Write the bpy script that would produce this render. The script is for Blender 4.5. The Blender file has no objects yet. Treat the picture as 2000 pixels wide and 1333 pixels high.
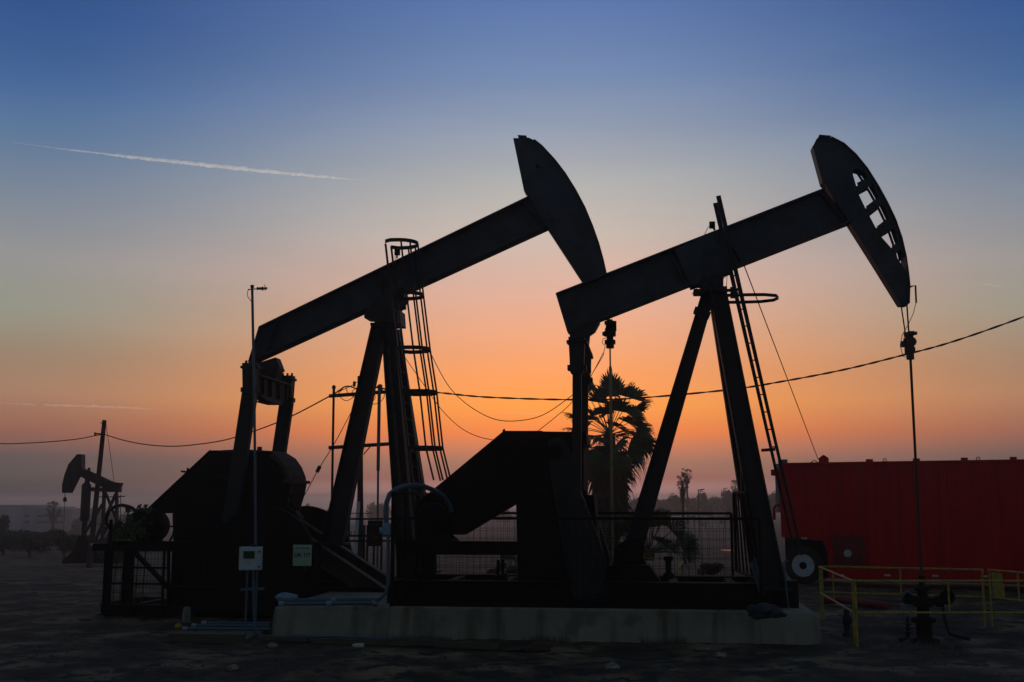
import bpy, bmesh, math, random
from mathutils import Vector, Matrix, noise
random.seed(7)
R = math.radians
sc = bpy.context.scene
C = sc.collection
F, CX, CY, P, EYE = 2200.0, 1000.0, 666.5, R(8.11), 2.2
cp, sp = math.cos(P), math.sin(P)
CAM = Vector((0, 0, EYE))

# ---------------------------------------------------------------- projection helpers
def ray(px, py):
    dx = (px - CX) / F; dy = (CY - py) / F
    return Vector((dx, cp - sp * dy, sp + cp * dy))
def atY(px, py, Y):
    d = ray(px, py); return CAM + d * (Y / d.y)
def atZ(px, py, z=0.0):
    d = ray(px, py); return CAM + d * ((z - EYE) / d.z)
def sstep(a, b, x):
    t = max(0.0, min(1.0, (x - a) / (b - a))); return t * t * (3 - 2 * t)
def lerp(a, b, t): return a + (b - a) * t

PROF = [(-400, 0), (0, 0), (31, 0), (36, -.12), (62, -1.15), (150, -3.0), (300, -4.0), (500, -5.2), (1500, -8), (2600, -12)]
def ground_z(x, y, fine=True):
    for (a, za), (b, zb) in zip(PROF, PROF[1:]):
        if y <= b: z = lerp(za, zb, max(0, (y - a) / (b - a))); break
    else: z = PROF[-1][1]
    z -= 4.5 * sstep(90, 260, y) * sstep(20, -60, x)
    if y > 34: z += .25 * sstep(34, 60, y) * noise.noise(Vector((x * .04, y * .04, 3)))
    if fine:
        a = 1 - sstep(25, 45, y)
        n = noise.noise(Vector((x * .35, y * .5, 0))) * .045 + noise.noise(Vector((x * 1.5, y * 1.5, 5))) * .026 + noise.noise(Vector((x * 4.5, y * 4.5, 9))) * .020
        z += n * (a * .9 + .1) - .012
        # wheel ruts along the access track in front of the slab
        if y < 17.5:
            for c in (12.9, 14.6):
                z -= .035 * math.exp(-((y - c + .08 * x + .2 * noise.noise(Vector((x * .2, 0, c)))) / .22) ** 2)
        # worn hollow inside the cellar railing
        d = ((x - 7.6) / 2.6) ** 2 + ((y - 19) / 1.7) ** 2
        z -= .16 * max(0, 1 - d)
    return z

class Frame:
    """a thing's own axes: u along its length, v away from the camera, z up"""
    def __init__(s, x, y, z=0.0, yaw=0.0):
        s.o = Vector((x, y, z)); s.yaw = yaw
        s.u = Vector((math.cos(yaw), math.sin(yaw), 0)); s.n = Vector((-math.sin(yaw), math.cos(yaw), 0))
        s.inv = (Matrix.Translation(s.o) @ Matrix.Rotation(yaw, 4, 'Z')).inverted()
    def __call__(s, px, py, v=0.0):
        d = ray(px, py)
        t = (v - (CAM - s.o).dot(s.n)) / d.dot(s.n)
        return s.inv @ (CAM + d * t)
    def uz(s, pts, v=0.0):
        out = []
        for p in pts:
            q = s(p[0], p[1], p[2] if len(p) > 2 else v); out.append((q.x, q.z))
        return out

# ---------------------------------------------------------------- mesh builder
class MB:
    def __init__(s): s.v = []; s.f = []; s.sm = []
    def add(s, vs, fs, smooth=False):
        b = len(s.v); s.v += [Vector(p) for p in vs]
        for f in fs: s.f.append([b + i for i in f]); s.sm.append(smooth)
        return s
    def plate(s, pts, v0, v1):
        n = len(pts)
        ar = sum(pts[i][0] * pts[(i + 1) % n][1] - pts[(i + 1) % n][0] * pts[i][1] for i in range(n))
        if ar < 0: pts = pts[::-1]
        vs = [(a, v0, b) for a, b in pts] + [(a, v1, b) for a, b in pts]
        fs = [list(range(n)), list(range(2 * n - 1, n - 1, -1))]
        fs += [[i, i + n, (i + 1) % n + n, (i + 1) % n] for i in range(n)]
        return s.add(vs, fs)
    def bar(s, p, q, w, h, up=(0, 0, 1), w2=None, h2=None):
        p = Vector(p); q = Vector(q); d = (q - p).normalized(); up = Vector(up)
        if abs(d.dot(up)) > .98: up = Vector((0, 1, 0))
        a = d.cross(up).normalized(); b = a.cross(d).normalized()
        w2 = w2 or w; h2 = h2 or h; vs = []
        for c, ww, hh in ((p, w, h), (q, w2, h2)):
            vs += [c - a * ww / 2 - b * hh / 2, c + a * ww / 2 - b * hh / 2, c + a * ww / 2 + b * hh / 2, c - a * ww / 2 + b * hh / 2]
        return s.add(vs, [[3, 2, 1, 0], [4, 5, 6, 7], [0, 1, 5, 4], [1, 2, 6, 5], [2, 3, 7, 6], [3, 0, 4, 7]])
    def box(s, c, sx, sy, sz):
        c = Vector(c); return s.bar(c - Vector((sx / 2, 0, 0)), c + Vector((sx / 2, 0, 0)), sy, sz)
    def channel(s, p, q, w, h, t=.02, up=(0, 1, 0)):
        """rolled I section: h is across the web (along 'up'), w the flange width"""
        p = Vector(p); q = Vector(q); d = (q - p).normalized(); up = Vector(up)
        a = d.cross(up).normalized(); b = a.cross(d).normalized()
        s.bar(p, q, t, h - 2 * t, up)
        for k in (-1, 1):
            s.bar(p + b * k * (h / 2 - t / 2), q + b * k * (h / 2 - t / 2), w, t, up)
        return s
    def tube(s, pts, r, n=8, r2=None, caps=True):
        pts = [Vector(p) for p in pts]; m = len(pts); vs = []; fs = []
        prev = None
        for i, p in enumerate(pts):
            d = (pts[min(i + 1, m - 1)] - pts[max(i - 1, 0)]).normalized()
            if prev is None:
                a = d.cross(Vector((0, 0, 1)) if abs(d.z) < .9 else Vector((1, 0, 0))).normalized()
            else:
                a = (prev - d * prev.dot(d)).normalized()
            prev = a; b = d.cross(a)
            rr = r if r2 is None else lerp(r, r2, i / (m - 1))
            vs += [p + (a * math.cos(2 * math.pi * k / n) + b * math.sin(2 * math.pi * k / n)) * rr for k in range(n)]
        for i in range(m - 1):
            for k in range(n):
                fs.append([i * n + k, i * n + (k + 1) % n, (i + 1) * n + (k + 1) % n, (i + 1) * n + k])
        s.add(vs, fs, n > 6)
        if caps: s.add([vs[k] for k in range(n)], [list(range(n))[::-1]]); s.add(vs[-n:], [list(range(n))])
        return s
    def cyl(s, p, q, r, n=16, r2=None): return s.tube([p, q], r, n, r2)
    def ring(s, c, axis, R0, r, n=28, m=6):
        c = Vector(c); ax = Vector(axis).normalized()
        a = ax.cross(Vector((0, 0, 1)) if abs(ax.z) < .9 else Vector((1, 0, 0))).normalized(); b = ax.cross(a)
        return s.tube([c + (a * math.cos(2 * math.pi * k / n) + b * math.sin(2 * math.pi * k / n)) * R0 for k in range(n + 1)], r, m)
    def lathe(s, c, prof, n=18, axis='z'):
        c = Vector(c); vs = []; fs = []
        for r, h in prof:
            for k in range(n):
                a = 2 * math.pi * k / n
                q = (r * math.cos(a), r * math.sin(a), h) if axis == 'z' else (r * math.cos(a), h, r * math.sin(a)) if axis == 'y' else (h, r * math.cos(a), r * math.sin(a))
                vs.append(c + Vector(q))
        for i in range(len(prof) - 1):
            for k in range(n): fs.append([i * n + k, i * n + (k + 1) % n, (i + 1) * n + (k + 1) % n, (i + 1) * n + k])
        s.add(vs, fs, True)
        s.add(vs[:n], [list(range(n))[::-1]]); return s.add(vs[-n:], [list(range(n))])
    def blob(s, c, rx, ry, rz, seed=0, amp=.2, n=10, m=7):
        c = Vector(c); vs = []; fs = []
        for i in range(m + 1):
            th = math.pi * i / m
            for k in range(n):
                a = 2 * math.pi * k / n; d = Vector((math.sin(th) * math.cos(a), math.sin(th) * math.sin(a), math.cos(th)))
                q = 1 + amp * noise.noise(d * 1.7 + Vector((seed * 3.1, seed, 0)))
                vs.append(c + Vector((d.x * rx * q, d.y * ry * q, d.z * rz * q)))
        for i in range(m):
            for k in range(n): fs.append([(i + 1) * n + k, (i + 1) * n + (k + 1) % n, i * n + (k + 1) % n, i * n + k])
        return s.add(vs, fs, True)
    def build(s, name, mat, parent=None, label=None, cat=None, group=None, kind=None, frame=None, world=False, bevel=0):
        me = bpy.data.meshes.new(name)
        o = bpy.data.objects.new(name, me); C.objects.link(o)
        vs = s.v
        if parent is not None:
            o.parent = parent
            if world:
                inv = FR[parent.name].inv if parent.name in FR else FR[parent.parent.name].inv
                vs = [inv @ p for p in vs]
        elif frame is not None:
            if world: vs = [frame.inv @ p for p in vs]
            o.location = frame.o; o.rotation_euler.z = frame.yaw; FR[o.name] = frame
        me.from_pydata([tuple(p) for p in vs], [], s.f)
        me.polygons.foreach_set('use_smooth', s.sm)
        if len(s.f) < 60000 and name not in ('crown', 'ground'):
            bm = bmesh.new(); bm.from_mesh(me); bmesh.ops.recalc_face_normals(bm, faces=bm.faces); bm.to_mesh(me); bm.free()
        me.update()
        me.materials.append(mat)
        if bevel:
            b = o.modifiers.new('bevel', 'BEVEL'); b.width = bevel; b.segments = 2; b.limit_method = 'ANGLE'; b.angle_limit = R(40)
        tag(o, label, cat, group, kind); return o
FR = {}
def tag(o, label=None, cat=None, group=None, kind=None):
    if label: o['label'] = label
    if cat: o['category'] = cat
    if group: o['group'] = group
    if kind: o['kind'] = kind
def thing(name, fr, label, cat, group=None):
    o = bpy.data.objects.new(name, None); C.objects.link(o)
    o.empty_display_size = .2; o.location = fr.o; o.rotation_euler.z = fr.yaw
    FR[o.name] = fr; tag(o, label, cat, group); return o
def copy_tree(o, parent=None):
    c = o.copy(); C.objects.link(c); c.parent = parent
    for ch in [x for x in bpy.data.objects if x.parent == o]: copy_tree(ch, c)
    return c

# ---------------------------------------------------------------- materials
def srgb(c):
    return tuple(((x / 255) / 12.92 if x / 255 <= .04045 else ((x / 255 + .055) / 1.055) ** 2.4) for x in c)
def mat(name, col, rough=.7, metal=0.0, col2=None, scale=4.0, bump=0.0, bscale=30.0, stretch=None, col3=None, spec=.5):
    m = bpy.data.materials.new(name); m.use_nodes = True
    nt = m.node_tree; N = nt.nodes; L = nt.links
    b = N['Principled BSDF']; b.inputs['Roughness'].default_value = rough; b.inputs['Metallic'].default_value = metal
    b.inputs['Specular IOR Level'].default_value = spec
    tc = N.new('ShaderNodeTexCoord'); mp = N.new('ShaderNodeMapping'); L.new(tc.outputs['Object'], mp.inputs[0])
    if stretch: mp.inputs['Scale'].default_value = stretch
    n = N.new('ShaderNodeTexNoise'); n.inputs['Scale'].default_value = scale; n.inputs['Detail'].default_value = 8; n.inputs['Roughness'].default_value = .65
    L.new(mp.outputs[0], n.inputs['Vector'])
    r = N.new('ShaderNodeValToRGB'); L.new(n.outputs['Fac'], r.inputs[0]); L.new(r.outputs[0], b.inputs['Base Color'])
    col2 = col2 or tuple(x * .65 for x in col)
    r.color_ramp.elements[0].position = .35; r.color_ramp.elements[0].color = (*col2, 1)
    r.color_ramp.elements[1].position = .62; r.color_ramp.elements[1].color = (*col, 1)
    if col3: e = r.color_ramp.elements.new(.72); e.color = (*col3, 1)
    rr = N.new('ShaderNodeMapRange'); rr.inputs['To Min'].default_value = max(.05, rough - .12); rr.inputs['To Max'].default_value = min(1, rough + .12)
    L.new(n.outputs['Fac'], rr.inputs['Value']); L.new(rr.outputs[0], b.inputs['Roughness'])
    if bump:
        n2 = N.new('ShaderNodeTexNoise'); n2.inputs['Scale'].default_value = bscale; n2.inputs['Detail'].default_value = 6
        L.new(mp.outputs[0], n2.inputs['Vector'])
        bp = N.new('ShaderNodeBump'); bp.inputs['Strength'].default_value = bump; bp.inputs['Distance'].default_value = .02
        L.new(n2.outputs['Fac'], bp.inputs['Height']); L.new(bp.outputs[0], b.inputs['Normal'])
    return m
M = {}
M['steel'] = mat('dark_painted_steel', (.016, .022, .028), .62, col2=(.009, .012, .015), col3=(.028, .018, .013), scale=3, bump=.2, spec=.3)
M['steel_blue'] = mat('blue_black_paint', (.034, .056, .082), .55, col2=(.015, .024, .034), col3=(.046, .042, .038), scale=2.2, bump=.15, spec=.3)
M['black'] = mat('oily_black_steel', (.006, .006, .0065), .75, col2=(.0035, .0035, .004), scale=5, bump=.2, spec=.15)
M['rust'] = mat('rusty_steel', (.09, .05, .035), .8, col2=(.04, .025, .02), scale=9, bump=.3)
M['brown'] = mat('brown_steel', (.07, .055, .045), .75, col2=(.035, .028, .022), scale=6, bump=.2, spec=.3)  # brown also puts the sky-lit edges of legs and braces into the colour
M['rod'] = mat('polished_rod_brass', (.38, .30, .17), .4, .6, col2=(.25, .2, .12), scale=8)
M['cable'] = mat('black_cable', (.02, .018, .016), .8)
M['galv'] = mat('galvanised_conduit', (.09, .155, .23), .5, .3, col2=(.07, .12, .18), scale=12)
M['bluebox'] = mat('pale_blue_fitting', (.22, .36, .5), .5, col2=(.17, .29, .42), scale=10)
M['encl'] = mat('enclosure_grey_paint', (.55, .64, .70), .5, col2=(.46, .55, .62), scale=5)
M['lcd'] = mat('display_glass', (.02, .05, .02), .15, col2=(.015, .04, .015), scale=3)
M['signg'] = mat('sign_pale_green', (.36, .52, .38), .6, col2=(.32, .47, .35), scale=6)
M['signw'] = mat('sign_header_white', (.45, .6, .62), .6, scale=6, col2=(.4, .55, .57))
M['signtext'] = mat('sign_dark_green_text', (.01, .035, .02), .6)
M['signblue'] = mat('sign_blue_text', (.01, .03, .09), .6)
M['red'] = mat('red_tank_paint', (.60, .006, .008), .6, col2=(.46, .006, .006), scale=1.4, bump=.1, bscale=8, spec=.15, stretch=(2.5, 2.5, .3))
M['redd'] = mat('dark_red_paint', (.22, .006, .006), .6, col2=(.15, .005, .005), scale=4)
M['orange'] = mat('orange_plastic', (.5, .07, .02), .6)
M['yellow'] = mat('yellow_rail_paint', (.50, .42, .05), .6, col2=(.24, .17, .035), scale=14)
M['rubber'] = mat('tyre_rubber', (.012, .012, .012), .85, bump=.3, bscale=40)
M['rim'] = mat('white_wheel_rim', (.5, .6, .68), .5, col2=(.36, .44, .5), scale=8)
M['tape'] = mat('reflective_tape', (.6, .62, .7), .4)
M['wood'] = mat('pole_wood', (.06, .040, .03), .9, col2=(.03, .02, .016), scale=3, stretch=(8, 8, .6), bump=.4, bscale=20)
M['plank'] = mat('weathered_plank', (.11, .09, .07), .9, col2=(.05, .042, .035), scale=3, stretch=(.6, 8, 8), bump=.4)
M['palm'] = mat('palm_frond_green', (.045, .085, .022), .6, col2=(.025, .05, .014), scale=4)
M['dry'] = mat('dry_palm_frond', (.11, .065, .035), .85, col2=(.06, .035, .02), scale=4)
M['drygrey'] = mat('old_grey_frond', (.13, .13, .11), .9, col2=(.07, .07, .06), scale=3, stretch=(3, 3, .5))
M['leaf'] = mat('leaf_green', (.05, .065, .03), .8, col2=(.03, .04, .02), scale=2)
M['leafd'] = mat('dusty_bush_leaf', (.06, .07, .04), .85, col2=(.03, .04, .025), scale=2)
M['vine'] = mat('vine_leaf', (.04, .085, .02), .6, col2=(.02, .05, .012), scale=5)
M['trunk'] = mat('tree_trunk', (.07, .05, .04), .9, bump=.4)
M['wallA'] = mat('grey_building_wall', (.42, .46, .54), .8, col2=(.34, .38, .46), scale=.3)
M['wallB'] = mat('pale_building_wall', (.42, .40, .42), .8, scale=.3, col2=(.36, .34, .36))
M['glass'] = mat('dark_window_glass', (.03, .04, .06), .2)
M['rock'] = mat('pale_rock', (.30, .30, .27), .9, col2=(.18, .18, .16), scale=8, bump=.4)
M['white'] = mat('white_plastic', (.6, .62, .58), .5)
M['gravel'] = mat('blue_gravel', (.09, .09, .10), .9, col2=(.03, .03, .04), scale=11)

def concrete(name, base=.2):
    m = mat(name, (base * 1.04, base, base * .82), .88, col2=(base * .7, base * .76, base * .66), scale=1.3, bump=.5, bscale=45)
    nt = m.node_tree; N = nt.nodes; L = nt.links; b = N['Principled BSDF']
    old = b.inputs['Base Color'].links[0].from_socket
    tc = N.new('ShaderNodeTexCoord'); mp = N.new('ShaderNodeMapping'); mp.inputs['Scale'].default_value = (3.2, 3.2, .35)
    L.new(tc.outputs['Object'], mp.inputs[0])
    n = N.new('ShaderNodeTexNoise'); n.inputs['Scale'].default_value = 1.1; n.inputs['Detail'].default_value = 5; L.new(mp.outputs[0], n.inputs['Vector'])
    r = N.new('ShaderNodeValToRGB'); r.color_ramp.elements[0].position = .5; r.color_ramp.elements[1].position = .72; L.new(n.outputs['Fac'], r.inputs[0])
    mx = N.new('ShaderNodeMix'); mx.data_type = 'RGBA'; L.new(r.outputs[0], mx.inputs[0]); L.new(old, mx.inputs[6]); mx.inputs[7].default_value = (base * .34, base * .27, base * .2, 1)
    # oil and dirt splashes with an outline of their own
    n3 = N.new('ShaderNodeTexNoise'); n3.inputs['Scale'].default_value = 1.7; n3.inputs['Detail'].default_value = 9; L.new(tc.outputs['Object'], n3.inputs['Vector'])
    r3 = N.new('ShaderNodeValToRGB'); r3.color_ramp.elements[0].position = .58; r3.color_ramp.elements[1].position = .66; L.new(n3.outputs['Fac'], r3.inputs[0])
    m3 = N.new('ShaderNodeMix'); m3.data_type = 'RGBA'; L.new(r3.outputs[0], m3.inputs[0]); L.new(mx.outputs[2], m3.inputs[6]); m3.inputs[7].default_value = (base * .6, base * .58, base * .5, 1)
    L.new(m3.outputs[2], b.inputs['Base Color']); return m
M['conc'] = concrete('slab_concrete', .30)
M['conc2'] = concrete('low_slab_concrete', .16)

def ground_mat():
    m = bpy.data.materials.new('dirt_ground'); m.use_nodes = True
    nt = m.node_tree; N = nt.nodes; L = nt.links; b = N['Principled BSDF']; b.inputs['Roughness'].default_value = .92
    b.inputs['Specular IOR Level'].default_value = .25
    tc = N.new('ShaderNodeTexCoord')
    def nz(scale, st=(1, 1, 1), det=8):
        mp = N.new('ShaderNodeMapping'); mp.inputs['Scale'].default_value = st; L.new(tc.outputs['Object'], mp.inputs[0])
        n = N.new('ShaderNodeTexNoise'); n.inputs['Scale'].default_value = scale; n.inputs['Detail'].default_value = det; n.inputs['Roughness'].default_value = .62
        L.new(mp.outputs[0], n.inputs['Vector']); return n.outputs['Fac']
    def ramp(f, stops):
        r = N.new('ShaderNodeValToRGB'); L.new(f, r.inputs[0]); e = r.color_ramp.elements
        e[0].position, e[0].color = stops[0][0], (*stops[0][1], 1); e[1].position, e[1].color = stops[-1][0], (*stops[-1][1], 1)
        for p, c in stops[1:-1]: q = e.new(p); q.color = (*c, 1)
        return r.outputs[0]
    base = ramp(nz(.8, (1, 1, 1), 12), [(.38, (.028, .021, .013)), (.5, (.088, .064, .040)), (.62, (.23, .17, .105))])
    spots = ramp(nz(2.1, (1, 1, 1), 12), [(.50, (0, 0, 0)), (.57, (1, 1, 1))])
    mx = N.new('ShaderNodeMix'); mx.data_type = 'RGBA'; L.new(spots, mx.inputs[0]); L.new(base, mx.inputs[6]); mx.inputs[7].default_value = (.034, .030, .026, 1)
    rust = ramp(nz(.07, (1, 3, 1), 4), [(.55, (0, 0, 0)), (.68, (.7, .7, .7))])
    m2 = N.new('ShaderNodeMix'); m2.data_type = 'RGBA'; L.new(rust, m2.inputs[0]); L.new(mx.outputs[2], m2.inputs[6]); m2.inputs[7].default_value = (.10, .06, .035, 1)
    # the gravel strip nearest the camera
    sx = N.new('ShaderNodeSeparateXYZ'); L.new(tc.outputs['Object'], sx.inputs[0])
    ad = N.new('ShaderNodeMath'); ad.operation = 'MULTIPLY_ADD'; L.new(nz(.8), ad.inputs[0]); ad.inputs[1].default_value = -2.2; L.new(sx.outputs['Y'], ad.inputs[2])
    mr = N.new('ShaderNodeMapRange'); L.new(ad.outputs[0], mr.inputs['Value']); mr.inputs['From Min'].default_value = 11.6; mr.inputs['From Max'].default_value = 11.2
    grv = ramp(nz(26, (1, 1, 1), 3), [(.40, (.018, .020, .028)), (.66, (.055, .06, .075))])
    m3 = N.new('ShaderNodeMix'); m3.data_type = 'RGBA'; L.new(mr.outputs[0], m3.inputs[0]); L.new(m2.outputs[2], m3.inputs[6]); L.new(grv, m3.inputs[7])
    L.new(m3.outputs[2], b.inputs['Base Color'])
    bp = N.new('ShaderNodeBump'); bp.inputs['Strength'].default_value = .9; bp.inputs['Distance'].default_value = .04
    L.new(nz(7, (1, 1, 1), 10), bp.inputs['Height']); L.new(bp.outputs[0], b.inputs['Normal'])
    return m
M['ground'] = ground_mat()

# ---------------------------------------------------------------- ground
def axis(lo, a, b, hi, step, g):
    xs = []; x = a
    while x < b: xs.append(x); x += step
    s = step; r = []; x = b
    while x < hi: r.append(x); s *= g; x += s
    r.append(hi); s = step; l = []; x = a - step
    while x > lo: l.append(x); s *= g; x -= s
    l.append(lo); return l[::-1] + xs + r
xs = axis(-1800, -13, 15, 1800, .11, 1.09); ys = axis(-150, 9.5, 30, 2600, .11, 1.045)
g = MB(); nx = len(xs)
g.v = [Vector((x, y, ground_z(x, y))) for y in ys for x in xs]
g.f = [[j * nx + i, j * nx + i + 1, (j + 1) * nx + i + 1, (j + 1) * nx + i] for j in range(len(ys) - 1) for i in range(nx - 1)]
g.sm = [True] * len(g.f)
g.build('ground', M['ground'], kind='structure')

# ---------------------------------------------------------------- the two pump frames
YAW = R(-7)
FB = Frame(0, 20.15, 0, YAW)
FA = Frame(-3, 22.75, 0, YAW)

# concrete foundation of the near pump
gp = lambda px, py, z=0: atZ(px, py, z)
def pad():
    fr = Frame(0, 18.6, 0, YAW)
    fl = fr.inv @ gp(524, 1241); rt = fr.inv @ gp(1613, 1260)
    n = 240; top = .5
    m = MB(); rows = []
    # front outline rounded towards both ends, cross-section with a worn arris, swept along u
    prof = [(0, 0), (.02, .2), (.035, .36), (.06, .46), (.12, .5)]
    us = [lerp(fl.x, rt.x, i / n) for i in range(n + 1)]
    back = 3.3
    for i, u in enumerate(us):
        t = i / n; v0 = lerp(fl.y, rt.y, t)
        ein = max(0, .55 - (u - us[0]) ) ; e2 = max(0, .5 - (us[-1] - u))
        v0 += ein ** 2 * .5 + e2 ** 2 * .9
        w = .02 * noise.noise(Vector((u * 1.2, 0, 0))) + .008 * noise.noise(Vector((u * 6, 3, 0))) + (.022 if min(abs(u + c_) for c_ in (2.9, 0.2, -2.6)) < .045 else 0)
        zt = top * 1.0 - .10 * sstep(.4, 0, us[-1] - u) ** 2 - .06 * sstep(.3, 0, u - us[0])
        row = [Vector((u, v0 + a + w, h * zt / .5 - (.08 if h == 0 else 0))) for a, h in prof]
        row += [Vector((u, back - .05, zt)), Vector((u, back, zt - .05)), Vector((u, back, -.08))]
        if i == 0: row = [p + Vector((.0 + .06 * p.z, 0, 0)) for p in row]
        if i == n: row = [p - Vector((.42 * max(0, p.z) ** 1.2, 0, 0)) for p in row]
        rows.append(row)
    k = len(rows[0]); m.v = [p for r in rows for p in r]
    m.f = [[i * k + j, (i + 1) * k + j, (i + 1) * k + j + 1, i * k + j + 1] for i in range(n) for j in range(k - 1)]
    m.f += [list(range(k))[::-1], [n * k + j for j in range(k)]]; m.f = [f[::-1] for f in m.f]
    m.sm = [False] * len(m.f)
    m.v = [p + Vector((0, 1, .6)) * .010 * noise.noise(p * 9) for p in m.v]
    return m.build('concrete_foundation', M['conc'], frame=fr, label='long stained concrete slab with rounded corners under the near pumpjack', cat='concrete slab')
PAD = pad()

def ladder_rungs(m, a0, a1, b0, b1, step, r=.012):
    a0, a1, b0, b1 = map(Vector, (a0, a1, b0, b1)); n = int((a1 - a0).length / step)
    for i in range(1, n): m.cyl(a0.lerp(a1, i / n), b0.lerp(b1, i / n), r, 6)
    return m

def beam(fr, tl, tr, br, bl, w, root, mat_, ribs, name='walking_beam'):
    """built-up I beam traced by its four side corners"""
    m = MB()
    TL, TR, BR, BL = fr(*tl, -w / 2), fr(*tr, -w / 2), fr(*br, w / 2), fr(*bl, w / 2)
    for p in (TL, TR, BR, BL): p.y = 0
    m.plate([(TL.x, TL.z), (TR.x, TR.z), (BR.x, BR.z), (BL.x, BL.z)], -.018, .018)
    nt = (TR - TL).normalized().cross(Vector((0, 1, 0))); nt = nt if nt.z < 0 else -nt
    m.bar(TL + nt * .015, TR + nt * .015, w, .03); m.bar(BL - nt * .015, BR - nt * .015, w, .03)
    for t in ribs:
        a = TL.lerp(TR, t); b = BL.lerp(BR, t); m.bar(a + nt * .03, b - nt * .03, .02, w * .92, (0, 1, 0))
    m.bar(TL + nt * .004, BL - nt * .004, .025, w * .98, (0, 1, 0))
    return m.build(name, mat_, root, bevel=.004)

# ================================================================ NEAR PUMPJACK
B = thing('pumpjack', FB, 'near right oil pumpjack with lattice edged horsehead, standing on the concrete slab', 'pumpjack', 'oil pumpjacks')
q = FB
beam(q, (1086, 572), (1612, 366), (1658, 441), (1112, 654), .34, B, M['steel_blue'], (.42, .62, .55, .98))
m = MB()   # side reinforcing plate above the bearing
m.plate(q.uz([(1318, 487), (1400, 452), (1432, 528), (1350, 560)], -.19), -.185, -.17); m.plate(q.uz([(1318, 487), (1400, 452), (1432, 528), (1350, 560)], -.19), .17, .185)

for x_, y_ in ((1326, 492), (1350, 482), (1375, 473), (1397, 464), (1340, 530), (1356, 548), (1424, 520), (1412, 490), (1385, 540)):
    p_ = q(x_, y_, -.185); m.cyl(p_ + Vector((0, .01, 0)), p_ - Vector((0, .025, 0)), .02, 6)
m.build('side_plate', M['steel_blue'], B, bevel=.003)
# horsehead
ARC = [(1620, 274), (1645, 287), (1668, 308), (1690, 335), (1712, 370), (1730, 403), (1745, 435), (1757, 470), (1765, 505), (1770, 540), (1772, 560), (1771, 596)]
body = [(1586, 290), (1593, 276), (1620, 274.5), (1640, 283), (1661, 303), (1665, 319), (1663, 346), (1674, 384), (1686, 409), (1695, 426), (1706, 447), (1719, 468), (1736, 487), (1748, 506), (1759, 523), (1770, 541), (1772, 560), (1770, 597), (1757, 597), (1706, 515), (1659, 441), (1612, 366), (1605, 360)]
m = MB(); m.plate(q.uz(body), -.15, -.135); m.plate(q.uz(body), .135, .15)
inn = q.uz([(1586, 290), (1605, 360), (1612, 366), (1659, 441), (1706, 515), (1757, 597), (1770, 597)])
for a, b in zip(inn, inn[1:]): m.bar((a[0], 0, a[1]), (b[0], 0, b[1]), .02, .30, (0, 1, 0))
HH = m.build('horsehead', M['steel_blue'], B)
m = MB()   # broad curved front plate
aa = q.uz(ARC)
for a, b in zip(aa, aa[1:]): m.bar((a[0], 0, a[1]), (b[0], 0, b[1]), .022, .40, (0, 1, 0))
m.build('arc_plate', M['steel'], HH)
m = MB()   # struts and rims between body and arc
SH = ARC[2:9]
for v in (-.145, .145):
    for st in ([(1661, 300), (1690, 334), (1688, 340), (1668, 334), (1662, 340)], [(1671, 362), (1692, 352), (1700, 366), (1676, 379)], [(1688, 408), (1713, 389), (1721, 403), (1696, 423)], [(1709, 447), (1734, 427), (1744, 448), (1720, 463)], [(1738, 486), (1755, 473), (1758, 488), (1747, 500)]):
        m.plate(q.uz(st), v - .0075, v + .0075)
    rim = SH + [(p[0] - 5.5, p[1] + 3) for p in SH[::-1]]
    m.plate(q.uz(rim), v - .006, v + .006)
rib = [(p[0] - 15, p[1] + 8) for p in ARC[2:9]]; rib2 = [(p[0] - 11, p[1] + 6) for p in ARC[2:9]]
m.plate(q.uz(rib + rib2[::-1]), -.012, .012)
m.build('lattice_strut', M['steel_blue'], HH)
m = MB(); m.plate(q.uz([(1597, 270), (1620, 272), (1618, 277), (1596, 275)]), -.2, .2); m.build('head_latch', M['steel'], HH, bevel=.004)
# bridle, clamp, rod
m = MB()
for v in (-.13, .13): m.tube([q(1770, 560, v), q(1771.5, 600, v), q(1775, 650, v * .9)], .014, 6)
m.tube([q(1760, 597, .0), q(1768, 650, 0)], .012, 6)
m.build('bridle_cable', M['cable'], B)
m = MB(); c = q(1775.5, 650); 
for z0, z1, r in ((0, -.05, .09), (-.05, -.10, .07), (-.10, -.22, .10), (-.22, -.26, .075), (-.26, -.36, .09), (-.36, -.47, .065)): m.cyl(c + Vector((0, 0, z0)), c + Vector((0, 0, z1)), r, 14)
m.bar(c + Vector((0, -.19, -.03)), c + Vector((0, .19, -.03)), .10, .06); m.box(c + Vector((-.1, 0, -.2)), .08, .12, .1)
m.box(c + Vector((.09, -.03, -.02)), .06, .1, .05); m.box(c + Vector((.085, 0, -.16)), .05, .08, .07)
m.build('rod_clamp', M['rust'], B, bevel=.004)
m = MB(); r0 = q(1778.5, 705); m.cyl((r0.x, 0, c.z - .4), (r0.x, 0, .95), .022, 10); m.build('polished_rod', M['brown'], B)
m = MB(); m.tube([q(1772, 563, -.05), q(1780, 560, -.05), q(1788, 558, -.05), q(1789.5, 592, -.05)], .016, 6); m.build('cable_bracket', M['steel'], B)
m = MB(); m.tube([q(1789, 592, -.05), q(1784, 612, -.06), q(1774, 634, -.1), q(1762, 655, -.1), q(1758, 675, -.1), q(1764, 697, -.1), q(1772, 698, -.05)], .006, 5); m.build('signal_cable', M['cable'], B)
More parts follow.
